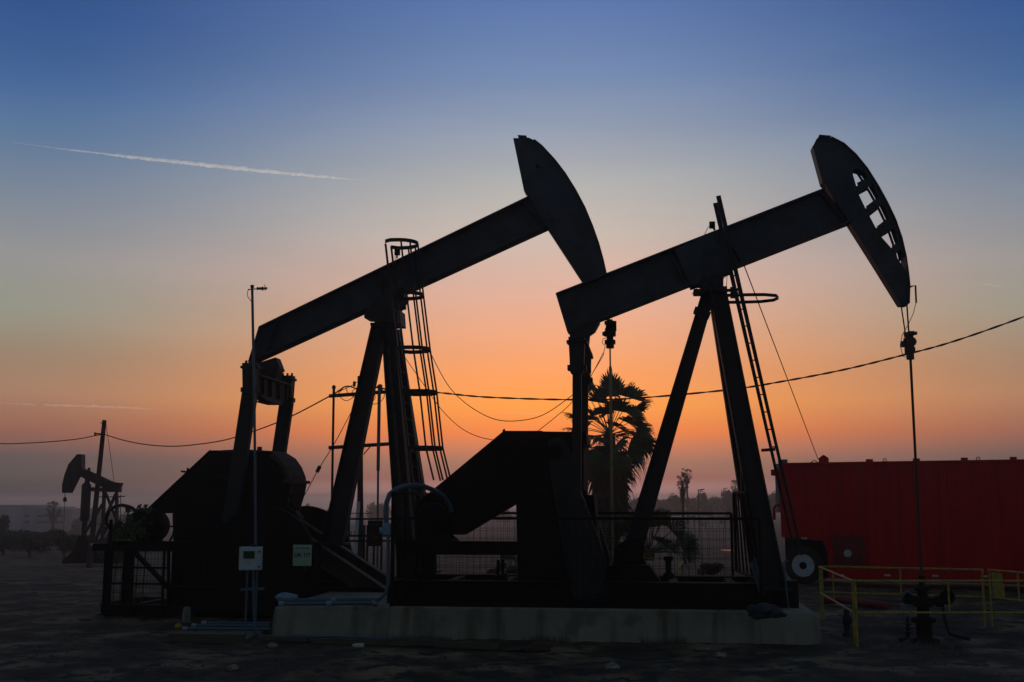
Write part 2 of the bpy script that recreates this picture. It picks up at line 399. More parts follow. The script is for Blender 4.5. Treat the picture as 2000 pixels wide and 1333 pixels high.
# centre bearing
m = MB(); m.plate(q.uz([(1371, 540), (1412, 540), (1412, 567), (1371, 567)], -.3), -.32, -.14); m.plate(q.uz([(1371, 540), (1412, 540), (1412, 567), (1371, 567)], .3), .14, .32)
m.plate(q.uz([(1349, 556), (1360, 548), (1410, 520), (1420, 530), (1412, 545), (1372, 562)]), -.17, .17)
c = q(1393, 553, 0); m.cyl(c + Vector((0, -.37, 0)), c + Vector((0, .37, 0)), .11, 20)
m.build('saddle_bearing', M['steel'], B, bevel=.006)
m = MB(); a = q(1368, 571, 0); b = q(1418, 568, 0); m.bar(a, b, .62, .05); m.bar(q(1382, 567), q(1382, 577), .5, .25); m.box(q(1432, 572, -.3), .1, .05, .2)
m.build('post_cap', M['steel'], B, bevel=.005)
# samson post
def leg(fr, top, bot, w0, w1, root, name='samson_post_leg', mt='steel'):
    m = MB(); T = fr(*top); Bt = fr(*bot); d = (Bt - T)
    # I-section, web facing the side
    side = d.cross(Vector((0, 1, 0))).normalized()
    n = 1
    for s_ in (-1, 1):
        m.bar(T + side * s_ * w0 / 2, Bt + side * s_ * w1 / 2, .03, .26, (0, 1, 0))
    vs = [T + side * w0 / 2, T - side * w0 / 2, Bt - side * w1 / 2, Bt + side * w1 / 2]
    e = Vector((0, .012, 0)); m.add([p - e for p in vs] + [p + e for p in vs], [[0, 1, 2, 3], [7, 6, 5, 4], [0, 4, 5, 1], [1, 5, 6, 2], [2, 6, 7, 3], [3, 7, 4, 0]])
    m.bar(Bt - Vector((w1 * .8, 0, 0)), Bt + Vector((w1 * .8, 0, 0)), .4, .04)
    return m.build(name, M[mt], root, bevel=.004)
PZ = .5
nb = q(1512, 1152, -.95); nb.z = max(nb.z, .93)
leg(FB, (1402, 570, -.16), (1512, 1150, -.95), .26, .34, B)
fb = FB(1512, 1150, -.95)
def leg3(T, Bt, w0, w1, root, name='samson_post_leg', mt='steel'):
    fr = lambda *a: Vector(a)
    return leg(fr, tuple(T), tuple(Bt), w0, w1, root, name, mt)
nt_ = FB(1402, 570, -.16)
leg3((nt_.x, .16, nt_.z), (fb.x, .95, fb.z), .26, .34, B)
leg(FB, (1383, 575, 0), (1236, 1075, 0), .20, .30, B, 'rear_post_leg')
m = MB(); a = q(1371, 612); m.bar(q(1356, 606), q(1386, 618), .34, .09); m.build('leg_collar', M['steel'], B, bevel=.004)
m = MB(); m.bar(FB(1478, 884, -.5), FB(1478, 884, .55), .06, .12); m.build('cross_brace', M['steel'], B); m = MB(); m.bar(FB(1440, 735, -.35), FB(1440, 735, .4), .05, .1); m.build('cross_brace', M['steel'], B)
# ladder with single hoop
m = MB()
r1a, r1b = FB(1403, 383, -.72), FB(1566, 1085, -.72); r2a, r2b = FB(1397, 397, -.30), FB(1552, 1080, -.30)
m.bar(r1a, r1b, .08, .03, (0, 1, 0), .038); m.bar(r2a, r2b, .08, .03, (0, 1, 0), .038)
ladder_rungs(m, r1a.lerp(r1b, .18), r1b, r2a.lerp(r2b, .17), r2b, .3)
m.bar(FB(1487, 880, -.7), FB(1514, 878, -.7), .04, .05); m.bar(FB(1418, 568, -.7), FB(1443, 566, -.7), .04, .05); m.bar(FB(1418, 568, -.7), FB(1412, 570, -.3), .04, .05)
LB = m.build('ladder', M['steel'], B)
m = MB(); a0 = FB(1440, 577, -.85); hz = a0.z; u0 = a0.x; vc = -.51
pts = [(u0 - .22, vc - .34), (u0 + .15, vc - .36), (u0 + .45, vc - .34), (u0 + .66, vc - .22), (u0 + .72, vc), (u0 + .66, vc + .22), (u0 + .45, vc + .34), (u0 + .15, vc + .36), (u0 - .22, vc + .34)]
for a, b in zip(pts, pts[1:]): m.bar((a[0], a[1], hz), (b[0], b[1], hz), .012, .055)
m.build('safety_hoop', M['steel'], LB)
m = MB(); c = FB(1391, 440, -.05); m.box(c, .1, .1, .11); m.bar(c, FB(1396, 450, -.02), .03, .03); m.tube([c, FB(1384, 443), FB(1376, 458, -.12), FB(1381, 463, -.12)], .006, 5); m.build('position_sensor', M['black'], B)
m = MB(); m.tube([FB(1372, 480, -.2), FB(1376, 505, -.2), FB(1372, 540, -.35), FB(1360, 565, -.34), FB(1352, 575, -.3)], .008, 5); m.tube([FB(1412, 545, -.3), FB(1420, 540, -.3), FB(1419, 558, -.3), FB(1415, 566, -.3)], .006, 5); m.build('grease_line', M['cable'], B)
# tail bearing, equaliser, pitmans
m = MB(); m.plate(q.uz([(1112, 648), (1122, 665), (1123, 680), (1149, 680), (1152, 655), (1162, 648), (1172, 630), (1150, 628)]), -.16, .16)
c = q(1137, 672); m.cyl(c + Vector((0, -.24, 0)), c + Vector((0, .24, 0)), .1, 16); m.build('tail_bearing', M['steel'], B, bevel=.006)
def equalizer(fr, cpx, cpy, half, root, drop=.36):
    c = fr(cpx, cpy); m = MB()
    prof = [(-half, 0), (-half, -.2), (-half * .72, -.38 * drop / .36), (-half * .35, -.46 * drop / .36), (half * .35, -.46 * drop / .36), (half * .72, -.38 * drop / .36), (half, -.2), (half, 0)]
    vs = [(c.x - .09, c.y + a, c.z + b) for a, b in prof] + [(c.x + .09, c.y + a, c.z + b) for a, b in prof]; n = len(prof)
    m.add(vs, [list(range(n)), list(range(2 * n - 1, n - 1, -1))] + [[i, i + n, (i + 1) % n + n, (i + 1) % n] for i in range(n)])
    m.bar((c.x, c.y - half, c.z), (c.x, c.y + half, c.z), .34, .03)
    for a in (-.55, -.2, .2, .55): m.bar((c.x, c.y + a * half * 1.3, c.z), (c.x, c.y + a * half * 1.3, c.z - .36), .30, .02, (0, 1, 0))
    m.bar((c.x, c.y - half * .36, c.z - .46 * drop / .36), (c.x, c.y + half * .36, c.z - .46 * drop / .36), .3, .025)
    m.build('equalizer_beam', M['steel'], root); return c
eq = equalizer(FB, 1134, 682, .96, B)
def pitman(fr, c, v, bot, w, root):
    m = MB(); T = Vector((c.x, v, c.z)); d = (bot - T).normalized(); 
    m.bar(T + Vector((0, 0, .06)), T + Vector((0, 0, -.55)), .24, .28, (1, 0, 0), .24, .22)
    for k in (-.1, .0, .1): m.cyl(T + Vector((k, 0, .05)), T + Vector((k, 0, .12)), .025, 8)
    m.bar(T + Vector((0, 0, -.5)), bot, .15, w, (1, 0, 0))
    m.bar(T + Vector((-.17, 0, -.02)), T + Vector((.17, 0, -.02)), .26, .05); m.bar(T + Vector((-.16, 0, -.46)), T + Vector((.16, 0, -.46)), .2, .09)
    m.cyl(bot + Vector((0, -.12, 0)), bot + Vector((0, .12, 0)), .15, 18)
    return m.build('pitman_arm', M['steel'], root, bevel=.004)
pb = FB(1124, 985, -1.0)
for v in (-1.0, 1.0): pitman(FB, eq, v, Vector((pb.x + .02, v, pb.z)), .15, B)
# cranks
ck = [(1072, 862), (1090, 854), (1108, 864), (1130, 945), (1148, 995), (1168, 1045), (1183, 1095), (1186, 1162), (1160, 1172), (1122, 1170), (1104, 1100), (1090, 1010), (1076, 930)]
cku = q.uz(ck, -.86)
for s_ in (-1, 1):
    m = MB(); m.plate(cku, s_ * .86 - .09, s_ * .86 + .09)
    k = m.build('crank_arm', M['steel'], B, bevel=.012)
    w = [(1108, 1000), (1140, 1000), (1160, 1050), (1177, 1100), (1180, 1158), (1130, 1165), (1112, 1100)]
    m = MB(); m.plate(q.uz(w, -.86), s_ * 1.0 - .05, s_ * 1.0 + .05); m.build('counterweight', M['steel'], k, bevel=.02)
# gearbox, housing, pedestal
m = MB(); m.plate(q.uz([(975, 866), (1100, 866), (1140, 866), (1140, 958), (1120, 966), (1012, 966), (998, 945), (978, 925)], -.5), -.5, .5)
for dy in (0, .07): m.plate(q.uz([(1008, 960), (1115, 960), (1115, 968), (1008, 968)], -.55), -.56, .56)
c = q(996, 889, -.5); m.cyl(c, c + Vector((0, -.12, 0)), .17, 24); m.cyl(c, c + Vector((0, -.16, 0)), .11, 24); c2 = q(1088, 885, -.5); m.cyl(c2 + Vector((0, -.5, 0)), c2 + Vector((0, 1.5, 0)), .14, 24)
for i in range(10):
    a = i * math.pi / 5; m.cyl(c + Vector((.14 * math.cos(a), -.12, .14 * math.sin(a))), c + Vector((.14 * math.cos(a), -.145, .14 * math.sin(a))), .014, 6)
m.build('gearbox', M['black'], B, bevel=.015)
m = MB(); m.plate(q.uz([(982, 842), (1144, 844), (1147, 869), (975, 869)], -.6), -.6, .6); m.plate(q.uz([(980, 842), (985, 837), (987, 843)], -.6), -.6, -.55)
m.build('gearbox_hood', M['black'], B, bevel=.008)
m = MB(); m.plate(q.uz([(1008, 967), (1160, 967), (1176, 1136), (1012, 1136)], -.45), -.5, .5); m.build('pedestal', M['black'], B, bevel=.01)
m = MB(); m.plate(q.uz([(986, 842), (820, 978), (809, 1000), (813, 1030), (830, 1044), (908, 1045), (1006, 986), (1060, 950), (1060, 842)], .55), .5, .78)
m.bar(q(986, 842, .49), q(820, 980, .49), .03, .03); m.build('belt_guard', M['black'], B, bevel=.02)
# motor on its rails
m = MB(); c = q(851, 1014, 0); m.lathe(c, [(.12, -.42), (.26, -.38), (.29, -.3), (.29, .25), (.24, .33), (.1, .36)], 24, 'y')
for i in range(24):
    a = i * math.pi / 12; m.bar(c + Vector((.3 * math.cos(a), -.28, .3 * math.sin(a))), c + Vector((.3 * math.cos(a), .22, .3 * math.sin(a))), .01, .03)
m.box(c + Vector((.25, -.1, .12)), .2, .22, .2); m.plate(q.uz([(822, 1046), (876, 1046), (890, 1058), (815, 1058)], -.1), -.35, .35)
m.build('motor', M['black'], B, bevel=.005)
m = MB()
for v in (-.62, .62): 
    a = q(778, 1070, v); b = q(1012, 1070, v); z = a.z; m.channel((a.x, v, z), (b.x, v, z), .12, .23, .014, (0, 0, 1))
for px in (800, 838, 935): a = q(px, 1070, 0); m.bar((a.x, -.62, a.z - .02), (a.x, .62, a.z - .02), .14, .16)
m.build('motor_rail', M['black'], B)
for v in (-.62, .62):
    m = MB(); a = q(838, 1083, v); m.channel((a.x, v, a.z), (a.x, v, .9), .14, .24, .014, (1, 0, 0)); m.build('rail_support', M['black'], B); m = MB(); a = q(785, 1083, v); m.channel((a.x, v, a.z), (a.x, v, .9), .1, .16, .014, (1, 0, 0)); m.build('rail_support', M['black'], B)
# skid
m = MB(); x0 = q(758, 1160, -.85).x; x1 = q(1556, 1165, -.85).x
zt, zb = q(1100, 1136, -.85).z, .505
for v in (-.85, .85): m.channel((x0, v, (zt + zb) / 2), (x1, v, (zt + zb) / 2), .26, zt - zb, .022, (0, 0, 1)); 
for i in range(8): u = lerp(x0 + .05, x1 - .05, i / 7); m.bar((u, -.84, (zt + zb) / 2), (u, .84, (zt + zb) / 2), .14, zt - zb - .05)
m.box(((x1 - .14), -.85, (zt + zb) / 2 + .02), .3, .34, zt - zb + .06)
m.build('skid_base', M['black'], B, bevel=.004)
m = MB(); m.plate(q.uz([(1190, 1102), (1268, 1102), (1292, 1136), (1180, 1136)], 0), -.45, .45); m.build('post_foot', M['black'], B, bevel=.01)
m = MB(); c = q(1236, 1072, -.1); m.cyl(c + Vector((0, -.12, 0)), c + Vector((0, .12, 0)), .2, 24); m.plate(q.uz([(1198, 1102), (1200, 1072), (1212, 1060), (1240, 1050), (1262, 1102)], 0), -.1, .1); m.build('foot_clamp', M['black'], B, bevel=.01)
m = MB(); 
for k, px in enumerate((973, 982)): m.bar(q(px, 1132, -.4), q(px, 1094, -.4), .05, .05)
m.plate(q.uz([(962, 1134), (964, 1126), (990, 1120), (992, 1134)], -.4), -.46, -.34); m.build('slide_bolt', M['black'], B)
m = MB(); c = q(1306, 1128, -.3); m.lathe(c - Vector((0, 0, .03)), [(.09, 0), (.1, .08), (.05, .12), (.05, .3), (.08, .32), (.08, .38)], 12); m.build('grease_fitting', M['black'], B)
m = MB(); m.tube([q(1541, 1097, -1.2), q(1534, 1094, -1.2), q(1533, 1120, -1.2), q(1536, 1152, -1.2), q(1540, 1185, -1.2), q(1549, 1200, -1.2)], .014, 6); m.build('hose', M['galv'], B)
m = MB(); c = q(1538, 1095, -1.0); m.bar(q(1529, 1098, -1.0), q(1534, 1150, -1.0), .02, .05); m.build('brake_lever', M['galv'], B)

# ================================================================ FAR TWIN PUMPJACK
A = thing('pumpjack', FA, 'left oil pumpjack with solid horsehead and caged ladder, behind the signal mast', 'pumpjack', 'oil pumpjacks')
q = FA
beam(q, (506, 637), (1031, 383), (1074, 450), (498, 713), .4, A, M['steel_blue'], (.06, .45, .56, .98))
m = MB(); pl = [(712, 612), (735, 582), (786, 562), (790, 582), (778, 600), (760, 618), (735, 624), (712, 622)]
m.plate(q.uz(pl, -.2), -.24, .24); c = q(755, 612); m.cyl(c + Vector((0, -.4, 0)), c + Vector((0, .4, 0)), .13, 20); m.plate(q.uz([(732, 604), (776, 602), (778, 632), (732, 632)], -.35), -.38, .38); m.build('saddle_bearing', M['steel'], A, bevel=.008)
m = MB(); m.bar(q(730, 638), q(782, 635), .6, .06); m.box(q(789, 600, -.2), .07, .14, .1); m.build('post_cap', M['steel'], A, bevel=.006)
hd = [(1004, 275), (1014, 275), (1034, 274), (1045, 279), (1060, 291), (1085, 318), (1105, 344), (1125, 376), (1143, 410), (1158, 446), (1170, 480), (1179, 513), (1185, 540), (1189, 570), (1190, 606), (1172, 606), (1138, 553), (1070, 449), (1030, 383), (1025, 377)]
m = MB(); m.plate(q.uz(hd), -.17, .17); HA = m.build('horsehead', M['steel_blue'], A, bevel=.008)
aa = q.uz(hd[3:15]); m = MB()
for a, b in zip(aa, aa[1:]): m.bar((a[0], 0, a[1]), (b[0], 0, b[1]), .03, .42, (0, 1, 0))
m.build('arc_plate', M['steel'], HA)
m = MB(); m.plate(q.uz([(1013, 270), (1030, 271), (1031, 276), (1015, 276)]), -.2, .2); m.build('head_latch', M['steel'], HA)
for p in ((1050, 326), (1078, 432)): m = MB(); c = q(*p, -.17); m.cyl(c, c + Vector((0, -.02, 0)), .035, 10); m.build('lifting_hole_rim', M['black'], HA)
m = MB(); 
for v in (-.12, .12): m.tube([q(1189, 570, v), q(1190, 632, v)], .014, 6)
m.build('bridle_cable', M['cable'], A)
m = MB(); c = q(1191, 628)
for z0, z1, r in ((0, -.06, .11), (-.06, -.14, .085), (-.14, -.2, .1), (-.2, -.3, .12), (-.3, -.38, .07), (-.38, -.46, .11), (-.46, -.54, .08)): m.cyl(c + Vector((0, 0, z0)), c + Vector((0, 0, z1)), r, 14)
m.bar(c + Vector((0, -.2, -.03)), c + Vector((0, .2, -.03)), .12, .08); m.box(c + Vector((-.11, 0, -.25)), .08, .1, .07); m.box(c + Vector((.1, 0, -.1)), .06, .1, .2)
m.build('rod_clamp', M['black'], A, bevel=.004)
m = MB(); r0 = q(1191.5, 680); m.cyl((r0.x, 0, c.z - .5), (r0.x, 0, q(1192, 716).z), .016, 8); m.cyl((r0.x, 0, q(1192, 716).z), (r0.x, 0, .8), .028, 10); m.build('polished_rod', M['rod'], A)
m = MB(); m.tube([q(1186, 660, -.1), q(1178, 662, -.1), q(1176, 670, -.1), q(1182, 676, -.1), q(1178, 695, -.1), q(1168, 712, -.1), q(1158, 728, -.1)], .007, 5); m.build('signal_cable', M['cable'], A)
# legs
aT = q(760, 640, -.18); aB = q(797, 1128, -1.0)
leg3(aT, aB, .24, .32, A); leg3((aT.x, .18, aT.z), (aB.x, 1.0, aB.z), .24, .32, A)
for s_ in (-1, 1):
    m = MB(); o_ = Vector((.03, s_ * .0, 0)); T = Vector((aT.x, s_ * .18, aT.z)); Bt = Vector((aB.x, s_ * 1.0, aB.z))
    m.bar(T + Vector((.02, -.14, -.4)), Bt + Vector((.02, -.14, .2)), .05, .02, (0, 1, 0)); m.build('lit_edge_strip', M['brown'], A)  # brown strip paints the lit flange edge of each leg
leg3(q(741, 640, 0), q(650, 1062, 0), .26, .40, A, 'rear_post_leg')
m = MB(); a = q(806, 877, 0); m.bar((a.x - .05, -.62, a.z), (a.x - .05, .62, a.z), .08, .12); m.build('cross_brace', M['steel'], A); m = MB(); a = q(780, 745, 0); m.bar((a.x - .05, -.4, a.z), (a.x - .05, .4, a.z), .06, .1); m.build('cross_brace', M['steel'], A)
# caged ladder
VN, VF = -.86, -.36
r1a, r1b = q(753, 477, VN), q(812, 1000, VN); r2a, r2b = q(764, 482, VF), q(827, 1010, VF)
m = MB(); m.bar(r1a, r1b, .03, .07, (0, 1, 0)); m.bar(r2a, r2b, .03, .07, (0, 1, 0)); ladder_rungs(m, r1a.lerp(r1b, .02), r1b, r2a.lerp(r2b, .02), r2b, .29)
m.bar(q(762, 560, VN), q(775, 575, -.3), .04, .04); m.bar(q(790, 765, VF), q(778, 770, 0), .04, .04)
LA = m.build('ladder', M['steel'], A)
hoops = []
for k, (rx, y) in enumerate(((816, 476), (827, 577), (840, 683), (853, 767), (865, 876))):
    m = MB(); L0 = r1a.lerp(r1b, 0); t = (q(rx, y, -.6).z - r1a.z) / (r1b.z - r1a.z)
    base = r1a.lerp(r1b, t); vc = (VN + VF) / 2; rad = .36; ext = q(rx, y, vc).x; z = base.z
    pts = [Vector((base.x, VN, z)), Vector((base.x + .12, vc - rad, z))]
    cx = ext - rad
    if cx < base.x + .1: cx = base.x + .1
    for i in range(13):
        an = -math.pi / 2 + math.pi * i / 12; pts.append(Vector((cx + (ext - cx) * math.cos(an), vc + rad * math.sin(an), z)))
    pts += [Vector((base.x + .12, vc + rad, z)), Vector((base.x, VF, z))]
    for a, b in zip(pts, pts[1:]): m.bar(a, b, .012, .075)
    m.build('cage_hoop', M['steel'], LA); hoops.append(pts)
bot = [p + Vector((.16, 0, -.62)) for p in hoops[-1]]
for j in (3, 5, 8, 11, 13):
    m = MB(); pl = [h[j] for h in hoops] + [bot[j]]
    for a, b in zip(pl, pl[1:]): m.bar(a, b, .03, .035, (0, 1, 0))
    m.build('cage_bar', M['steel'], LA)
m = MB(); c = q(776, 493, 0); m.box(c, .1, .1, .12); m.bar(c, q(775, 505, 0), .03, .03); m.tube([c, q(771, 497, 0), q(772, 508, 0)], .006, 5); m.build('position_sensor', M['black'], A)
# tail
m = MB(); m.plate(q.uz([(506, 712), (543, 700), (550, 718), (549, 724), (541, 746), (515, 745), (508, 722)]), -.16, .16); c = q(546, 722); m.cyl(c + Vector((0, -.22, 0)), c + Vector((0, .22, 0)), .04, 10); m.build('tail_bearing', M['steel'], A, bevel=.01)
eq = equalizer(FA, 527, 744, 1.0, A)
pa = q(452, 1010, -1.12)
for v in (-1.12, 1.12): pitman(FA, eq + Vector((0, 0, .16)), v, Vector((pa.x, v, pa.z)), .28, A)
# gear housing
m = MB(); m.plate(q.uz([(398, 906), (412, 890), (428, 883), (500, 882), (531, 882), (548, 893), (560, 910), (568, 930), (570, 945), (566, 965), (560, 985), (555, 1003), (560, 1062), (342, 1062), (340, 1005)], -.45), -.55, .55)
m.build('gearbox', M['black'], A, bevel=.02)
m = MB(); m.plate(q.uz([(428, 880), (462, 878), (462, 884), (428, 886)], -.5), -.5, .5); m.plate(q.uz([(482, 878), (531, 881), (531, 890), (480, 888)], -.45), -.4, .4); c = q(507, 877, 0); m.cyl(c - Vector((0, 0, .1)), c + Vector((0, 0, .04)), .05, 12); m.build('inspection_cover', M['steel_blue'], A, bevel=.005)
m = MB()
arcp = [(531, 884), (548, 896), (560, 913), (567, 932), (569, 945), (562, 945), (558, 930), (550, 913), (538, 900), (526, 892)]
m.plate(q.uz(arcp, -.58), -.6, -.555); m.plate(q.uz([(556, 937), (574, 938), (573, 944), (556, 943)], -.5), -.6, .6); m.build('housing_flange', M['brown'], A)
m = MB()
for i in range(14):
    t = i / 13; p = q(lerp(569, 561, t), lerp(948, 986, t), -.4); m.box(p, .05, .06, .022)
m.build('bolt_row', M['rust'], A)
m = MB(); m.bar(q(571, 990, -.4), q(569, 966, -.4), .04, .04); m.tube([q(560, 983, -.4), q(570, 986, -.4), q(576, 995, -.4), q(574, 1010, -.4)], .02, 6); m.plate(q.uz([(540, 990), (580, 1000), (590, 1012), (540, 1012)], -.3), -.4, -.1); m.build('brake_drum', M['black'], A)
m = MB(); m.plate(q.uz([(440, 880), (411, 880), (400, 889), (284, 1000), (313, 1003), (345, 1003), (400, 1003), (450, 960)], .6), .58, .86); m.bar(q(411, 880, .57), q(283, 1000, .57), .03, .04); m.bar(q(366, 924, .55), q(367, 914, .55), .04, .05); m.bar(q(353, 921, .55), q(372, 923, .55), .03, .04); m.build('belt_guard', M['black'], A, bevel=.02)
m = MB(); c = q(300, 1030, .7); c.x = q(345, 1030, .7).x
for i in range(5):
    a = .5 + i * 1.26; m.bar(c, c + Vector((.42 * math.cos(a), 0, .42 * math.sin(a))), .03, .05, (0, 1, 0))
m.ring(c, (0, 1, 0), .43, .03); m.build('belt_sheave', M['black'], A)
m = MB(); c = q(290, 1028, .3); m.lathe(c, [(.14, -.5), (.3, -.44), (.34, -.34), (.34, .3), (.2, .4)], 24, 'y'); m.box(c + Vector((0, 0, -.38)), .6, .6, .14); m.build('motor', M['black'], A, bevel=.01)
m = MB(); m.tube([q(x, y, -.3) for x, y in ((264, 1000), (260, 994), (252, 990), (238, 987), (224, 990), (214, 998), (208, 1010), (208, 1022), (215, 1033), (226, 1040), (240, 1043))], .035, 8); m.build('power_hose', M['cable'], A)
# cranks and inclined braces
ck = [(410, 940), (432, 930), (455, 940), (470, 990), (500, 1050), (520, 1100), (522, 1150), (500, 1170), (450, 1172), (430, 1130), (415, 1030)]
for s_ in (-1, 1):
    m = MB(); m.plate(q.uz(ck, -.9), s_ * .92 - .09, s_ * .92 + .09); k = m.build('crank_arm', M['black'], A, bevel=.012)
    m = MB(); c = q(520, 1095, -1.1); m.cyl((c.x, s_ * 1.22, c.z), (c.x, s_ * 1.34, c.z), 1.02, 48); m.cyl((c.x, s_ * 1.0, c.z), (c.x, s_ * 1.38, c.z), .3, 24); m.build('counterweight', M['black'], k, bevel=.02)
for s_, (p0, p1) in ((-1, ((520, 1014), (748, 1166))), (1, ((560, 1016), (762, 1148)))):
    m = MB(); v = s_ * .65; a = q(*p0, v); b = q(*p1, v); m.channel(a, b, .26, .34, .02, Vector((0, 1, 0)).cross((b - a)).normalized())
    m.build('inclined_brace', M['brown'], A, bevel=.004)  # brown tone stands in for the light along the top edges
# deck and supports
m = MB()
for v in (-.75, .75):
    a = q(212, 1067, v); b = q(620, 1067, v); m.channel((a.x, v, a.z), (b.x, v, a.z), .14, .2, .015, (0, 0, 1))
for px in (220, 260, 300, 345, 400, 470): a = q(px, 1067, 0); m.bar((a.x, -.74, a.z), (a.x, .74, a.z), .12, .14)
m.build('motor_deck', M['black'], A)
xl = q(212, 1100, -.75).x
for px in (213, 250, 345, 400, 560):
    for v in (-.75, .75):
        m = MB(); a = q(px, 1075, v); m.channel((a.x, v, a.z), (a.x, v, .18), .1, .14, .012, (1, 0, 0)); m.build('deck_support', M['black'], A)
m = MB(); m.bar(q(262, 1078, -.7), q(345, 1165, -.7), .05, .16, (0, 1, 0)); m.build('deck_brace', M['black'], A)
m = MB(); x1 = q(760, 1160, -.8).x
for v in (-.85, .85): m.channel((q(350, 1100, -.8).x, v, .32), (x1, v, .32), .24, .52, .02, (0, 0, 1)); m.channel((xl - .05, v, .12), (q(350, 1100, -.8).x, v, .12), .2, .2, .02, (0, 0, 1))
for i in range(9): u = lerp(xl, x1, i / 8); m.bar((u, -.84, .15), (u, .84, .15), .14, .18)
m.build('skid_base', M['black'], A)
m = MB()
P0 = q.uz([(330, 1062), (626, 1062), (624, 1120), (614, 1165), (600, 1186), (330, 1190)], -1.5)
for i_ in range(1, 30): t_ = i_ / 30; m.cyl((lerp(P0[0][0], P0[4][0], t_), -1.51, P0[4][1]), (lerp(P0[0][0], P0[4][0], t_), -1.51, P0[0][1]), .004, 4)
for i_ in range(1, 12): z_ = lerp(P0[0][1], P0[4][1], i_ / 12); m.cyl((P0[0][0], -1.51, z_), (P0[3][0], -1.51, z_), .004, 4)
m.bar((q(590, 1090, -1.53).x, -1.53, P0[0][1]), (q(590, 1090, -1.53).x, -1.53, P0[4][1]), .05, .03)
for a, b in ((P0[0], P0[1]), (P0[5], P0[4]), (P0[0], P0[5]), (P0[1], P0[2]), (P0[2], P0[3])): m.bar((a[0], -1.52, a[1]), (b[0], -1.52, b[1]), .05, .05, (0, 1, 0))
m.build('guard_panel', M['black'], A)
m = MB(); m.plate(q.uz([(342, 1060), (560, 1060), (575, 1120), (570, 1188), (350, 1188), (346, 1120)], -.6), -.72, .6); m.plate(q.uz([(338, 1040), (352, 1010), (380, 985), (420, 1000), (420, 1062), (345, 1062)], -.6), -.66, -.5); m.build('pedestal', M['black'], A, bevel=.02)
# left mesh cage (part of the guard)
m = MB(); 
for px in (212, 250, 262, 322): 
    a = q(px, 1060, -1.35); m.bar((a.x, -1.35, 1.35), (a.x, -1.35, .03), .04, .04)
a = q(212, 1060, -1.35).x; b = q(330, 1060, -1.35).x
for z in (.06, .65, .95, 1.33): m.bar((a, -1.35, z), (b, -1.35, z), .04, .04)
m.bar(q(217, 1015, -1.35), q(210, 1190, -1.35), .05, .05)
for i in range(18): u = lerp(a, b, i / 18); m.cyl((u, -1.35, .06), (u, -1.35, 1.33), .003, 4)
for i in range(12): z = lerp(.06, 1.33, i / 12); m.cyl((a, -1.35, z), (b, -1.35, z), .003, 4)
m.build('guard_cage', M['black'], A)

# ================================================================ text helper
def text_mesh(txt, size, bold=0.0, sx=1.0, ext=.003):
    cu = bpy.data.curves.new('t', 'FONT'); cu.body = txt; cu.size = size; cu.extrude = ext; cu.offset = bold; cu.align_x = 'CENTER'; cu.align_y = 'CENTER'
    o = bpy.data.objects.new('t', cu); C.objects.link(o); bpy.context.view_layer.update()
    me = bpy.data.meshes.new_from_object(o.evaluated_get(bpy.context.evaluated_depsgraph_get()))
    mb = MB(); mb.v = [Vector((v.co.x * sx, -v.co.z, v.co.y)) for v in me.vertices]; mb.f = [list(p.vertices) for p in me.polygons]; mb.sm = [False] * len(mb.f)
    bpy.data.objects.remove(o); bpy.data.curves.remove(cu); bpy.data.meshes.remove(me); return mb
def shift(mb, d): mb.v = [p + Vector(d) for p in mb.v]; return mb
# well sign
c = q(590.5, 1085, -1.56); W, H = .36, .385
wp = Matrix.Translation(FA.o) @ Matrix.Rotation(FA.yaw, 4, 'Z') @ c
sf = Frame(wp.x, wp.y, wp.z, YAW)
S = thing('well_sign', sf, 'pale green well sign reading LAI 119 on the dark mesh guard', 'sign')
m = MB(); m.box((0, 0, 0), W, .008, H); m.build('sign_plate', M['signg'], S, bevel=.003)
m = MB(); m.box((0, -.006, H / 2 - .055), W * .96, .004, .06); m.build('sign_header', M['signw'], S)
shift(text_mesh('Plains Exploration', .038, .0006), (0, -.012, H / 2 - .057)).build('header_lettering', M['signblue'], S)
shift(text_mesh('LAI  119', .105, .003, .84), (0, -.009, .005)).build('sign_lettering', M['signtext'], S)
m = MB(); m.tube([(.04, 0, -H / 2), (.05, 0, -H / 2 - .06), (.06, .0, -H / 2 - .12)], .003, 4); m.build('tie_wire', M['galv'], S)

# ================================================================ guard rails round the near pump
def guard_section(p0, p1, zt0, zt1, zb, name, label, gap=.16, zm=(), posts=2, lean=0.0, wire=.0025, hw=5):
    p0 = Vector(p0); p1 = Vector(p1); fr = Frame(p0.x, p0.y, zb, math.atan2(p1.y - p0.y, p1.x - p0.x)); Ln = (p1 - p0).xy.length
    T = thing(name, fr, label, 'safety fence', 'mesh guards round the near pumpjack')
    zt = lambda t: lerp(zt0, zt1, t) - zb
    m = MB(); m.bar((0, 0, zt(0)), (Ln, 0, zt(1)), .045, .045); m.build('top_rail', M['black'], T)
    m = MB(); m.bar((0, 0, .03), (Ln, 0, .03), .04, .045); m.build('bottom_rail', M['black'], T)
    for z in zm: m = MB(); m.bar((0, 0, z), (Ln, 0, z), .02, .02); m.build('middle_rail', M['black'], T)
    for i in range(posts):
        t = i / (posts - 1); m = MB(); m.bar((Ln * t, 0, -.0), (Ln * t, 0, zt(t)), .05, .05); m.build('post', M['black'], T)
    m = MB(); n = int(Ln / gap)
    for i in range(1, n): u = Ln * i / n; m.cyl((u, 0, .03), (u, 0, zt(i / n)), wire, 4)
    for i in range(1, hw): z = zt(.5) * i / hw; m.cyl((0, 0, z), (Ln, 0, z), wire, 4)
    m.build('wire_mesh', M['black'], T); return T
WB = Matrix.Translation(FB.o) @ Matrix.Rotation(FB.yaw, 4, 'Z')
ztn = FB(1100, 1013, -1.72).z; ztf = FB(1300, 1003, 1.35).z
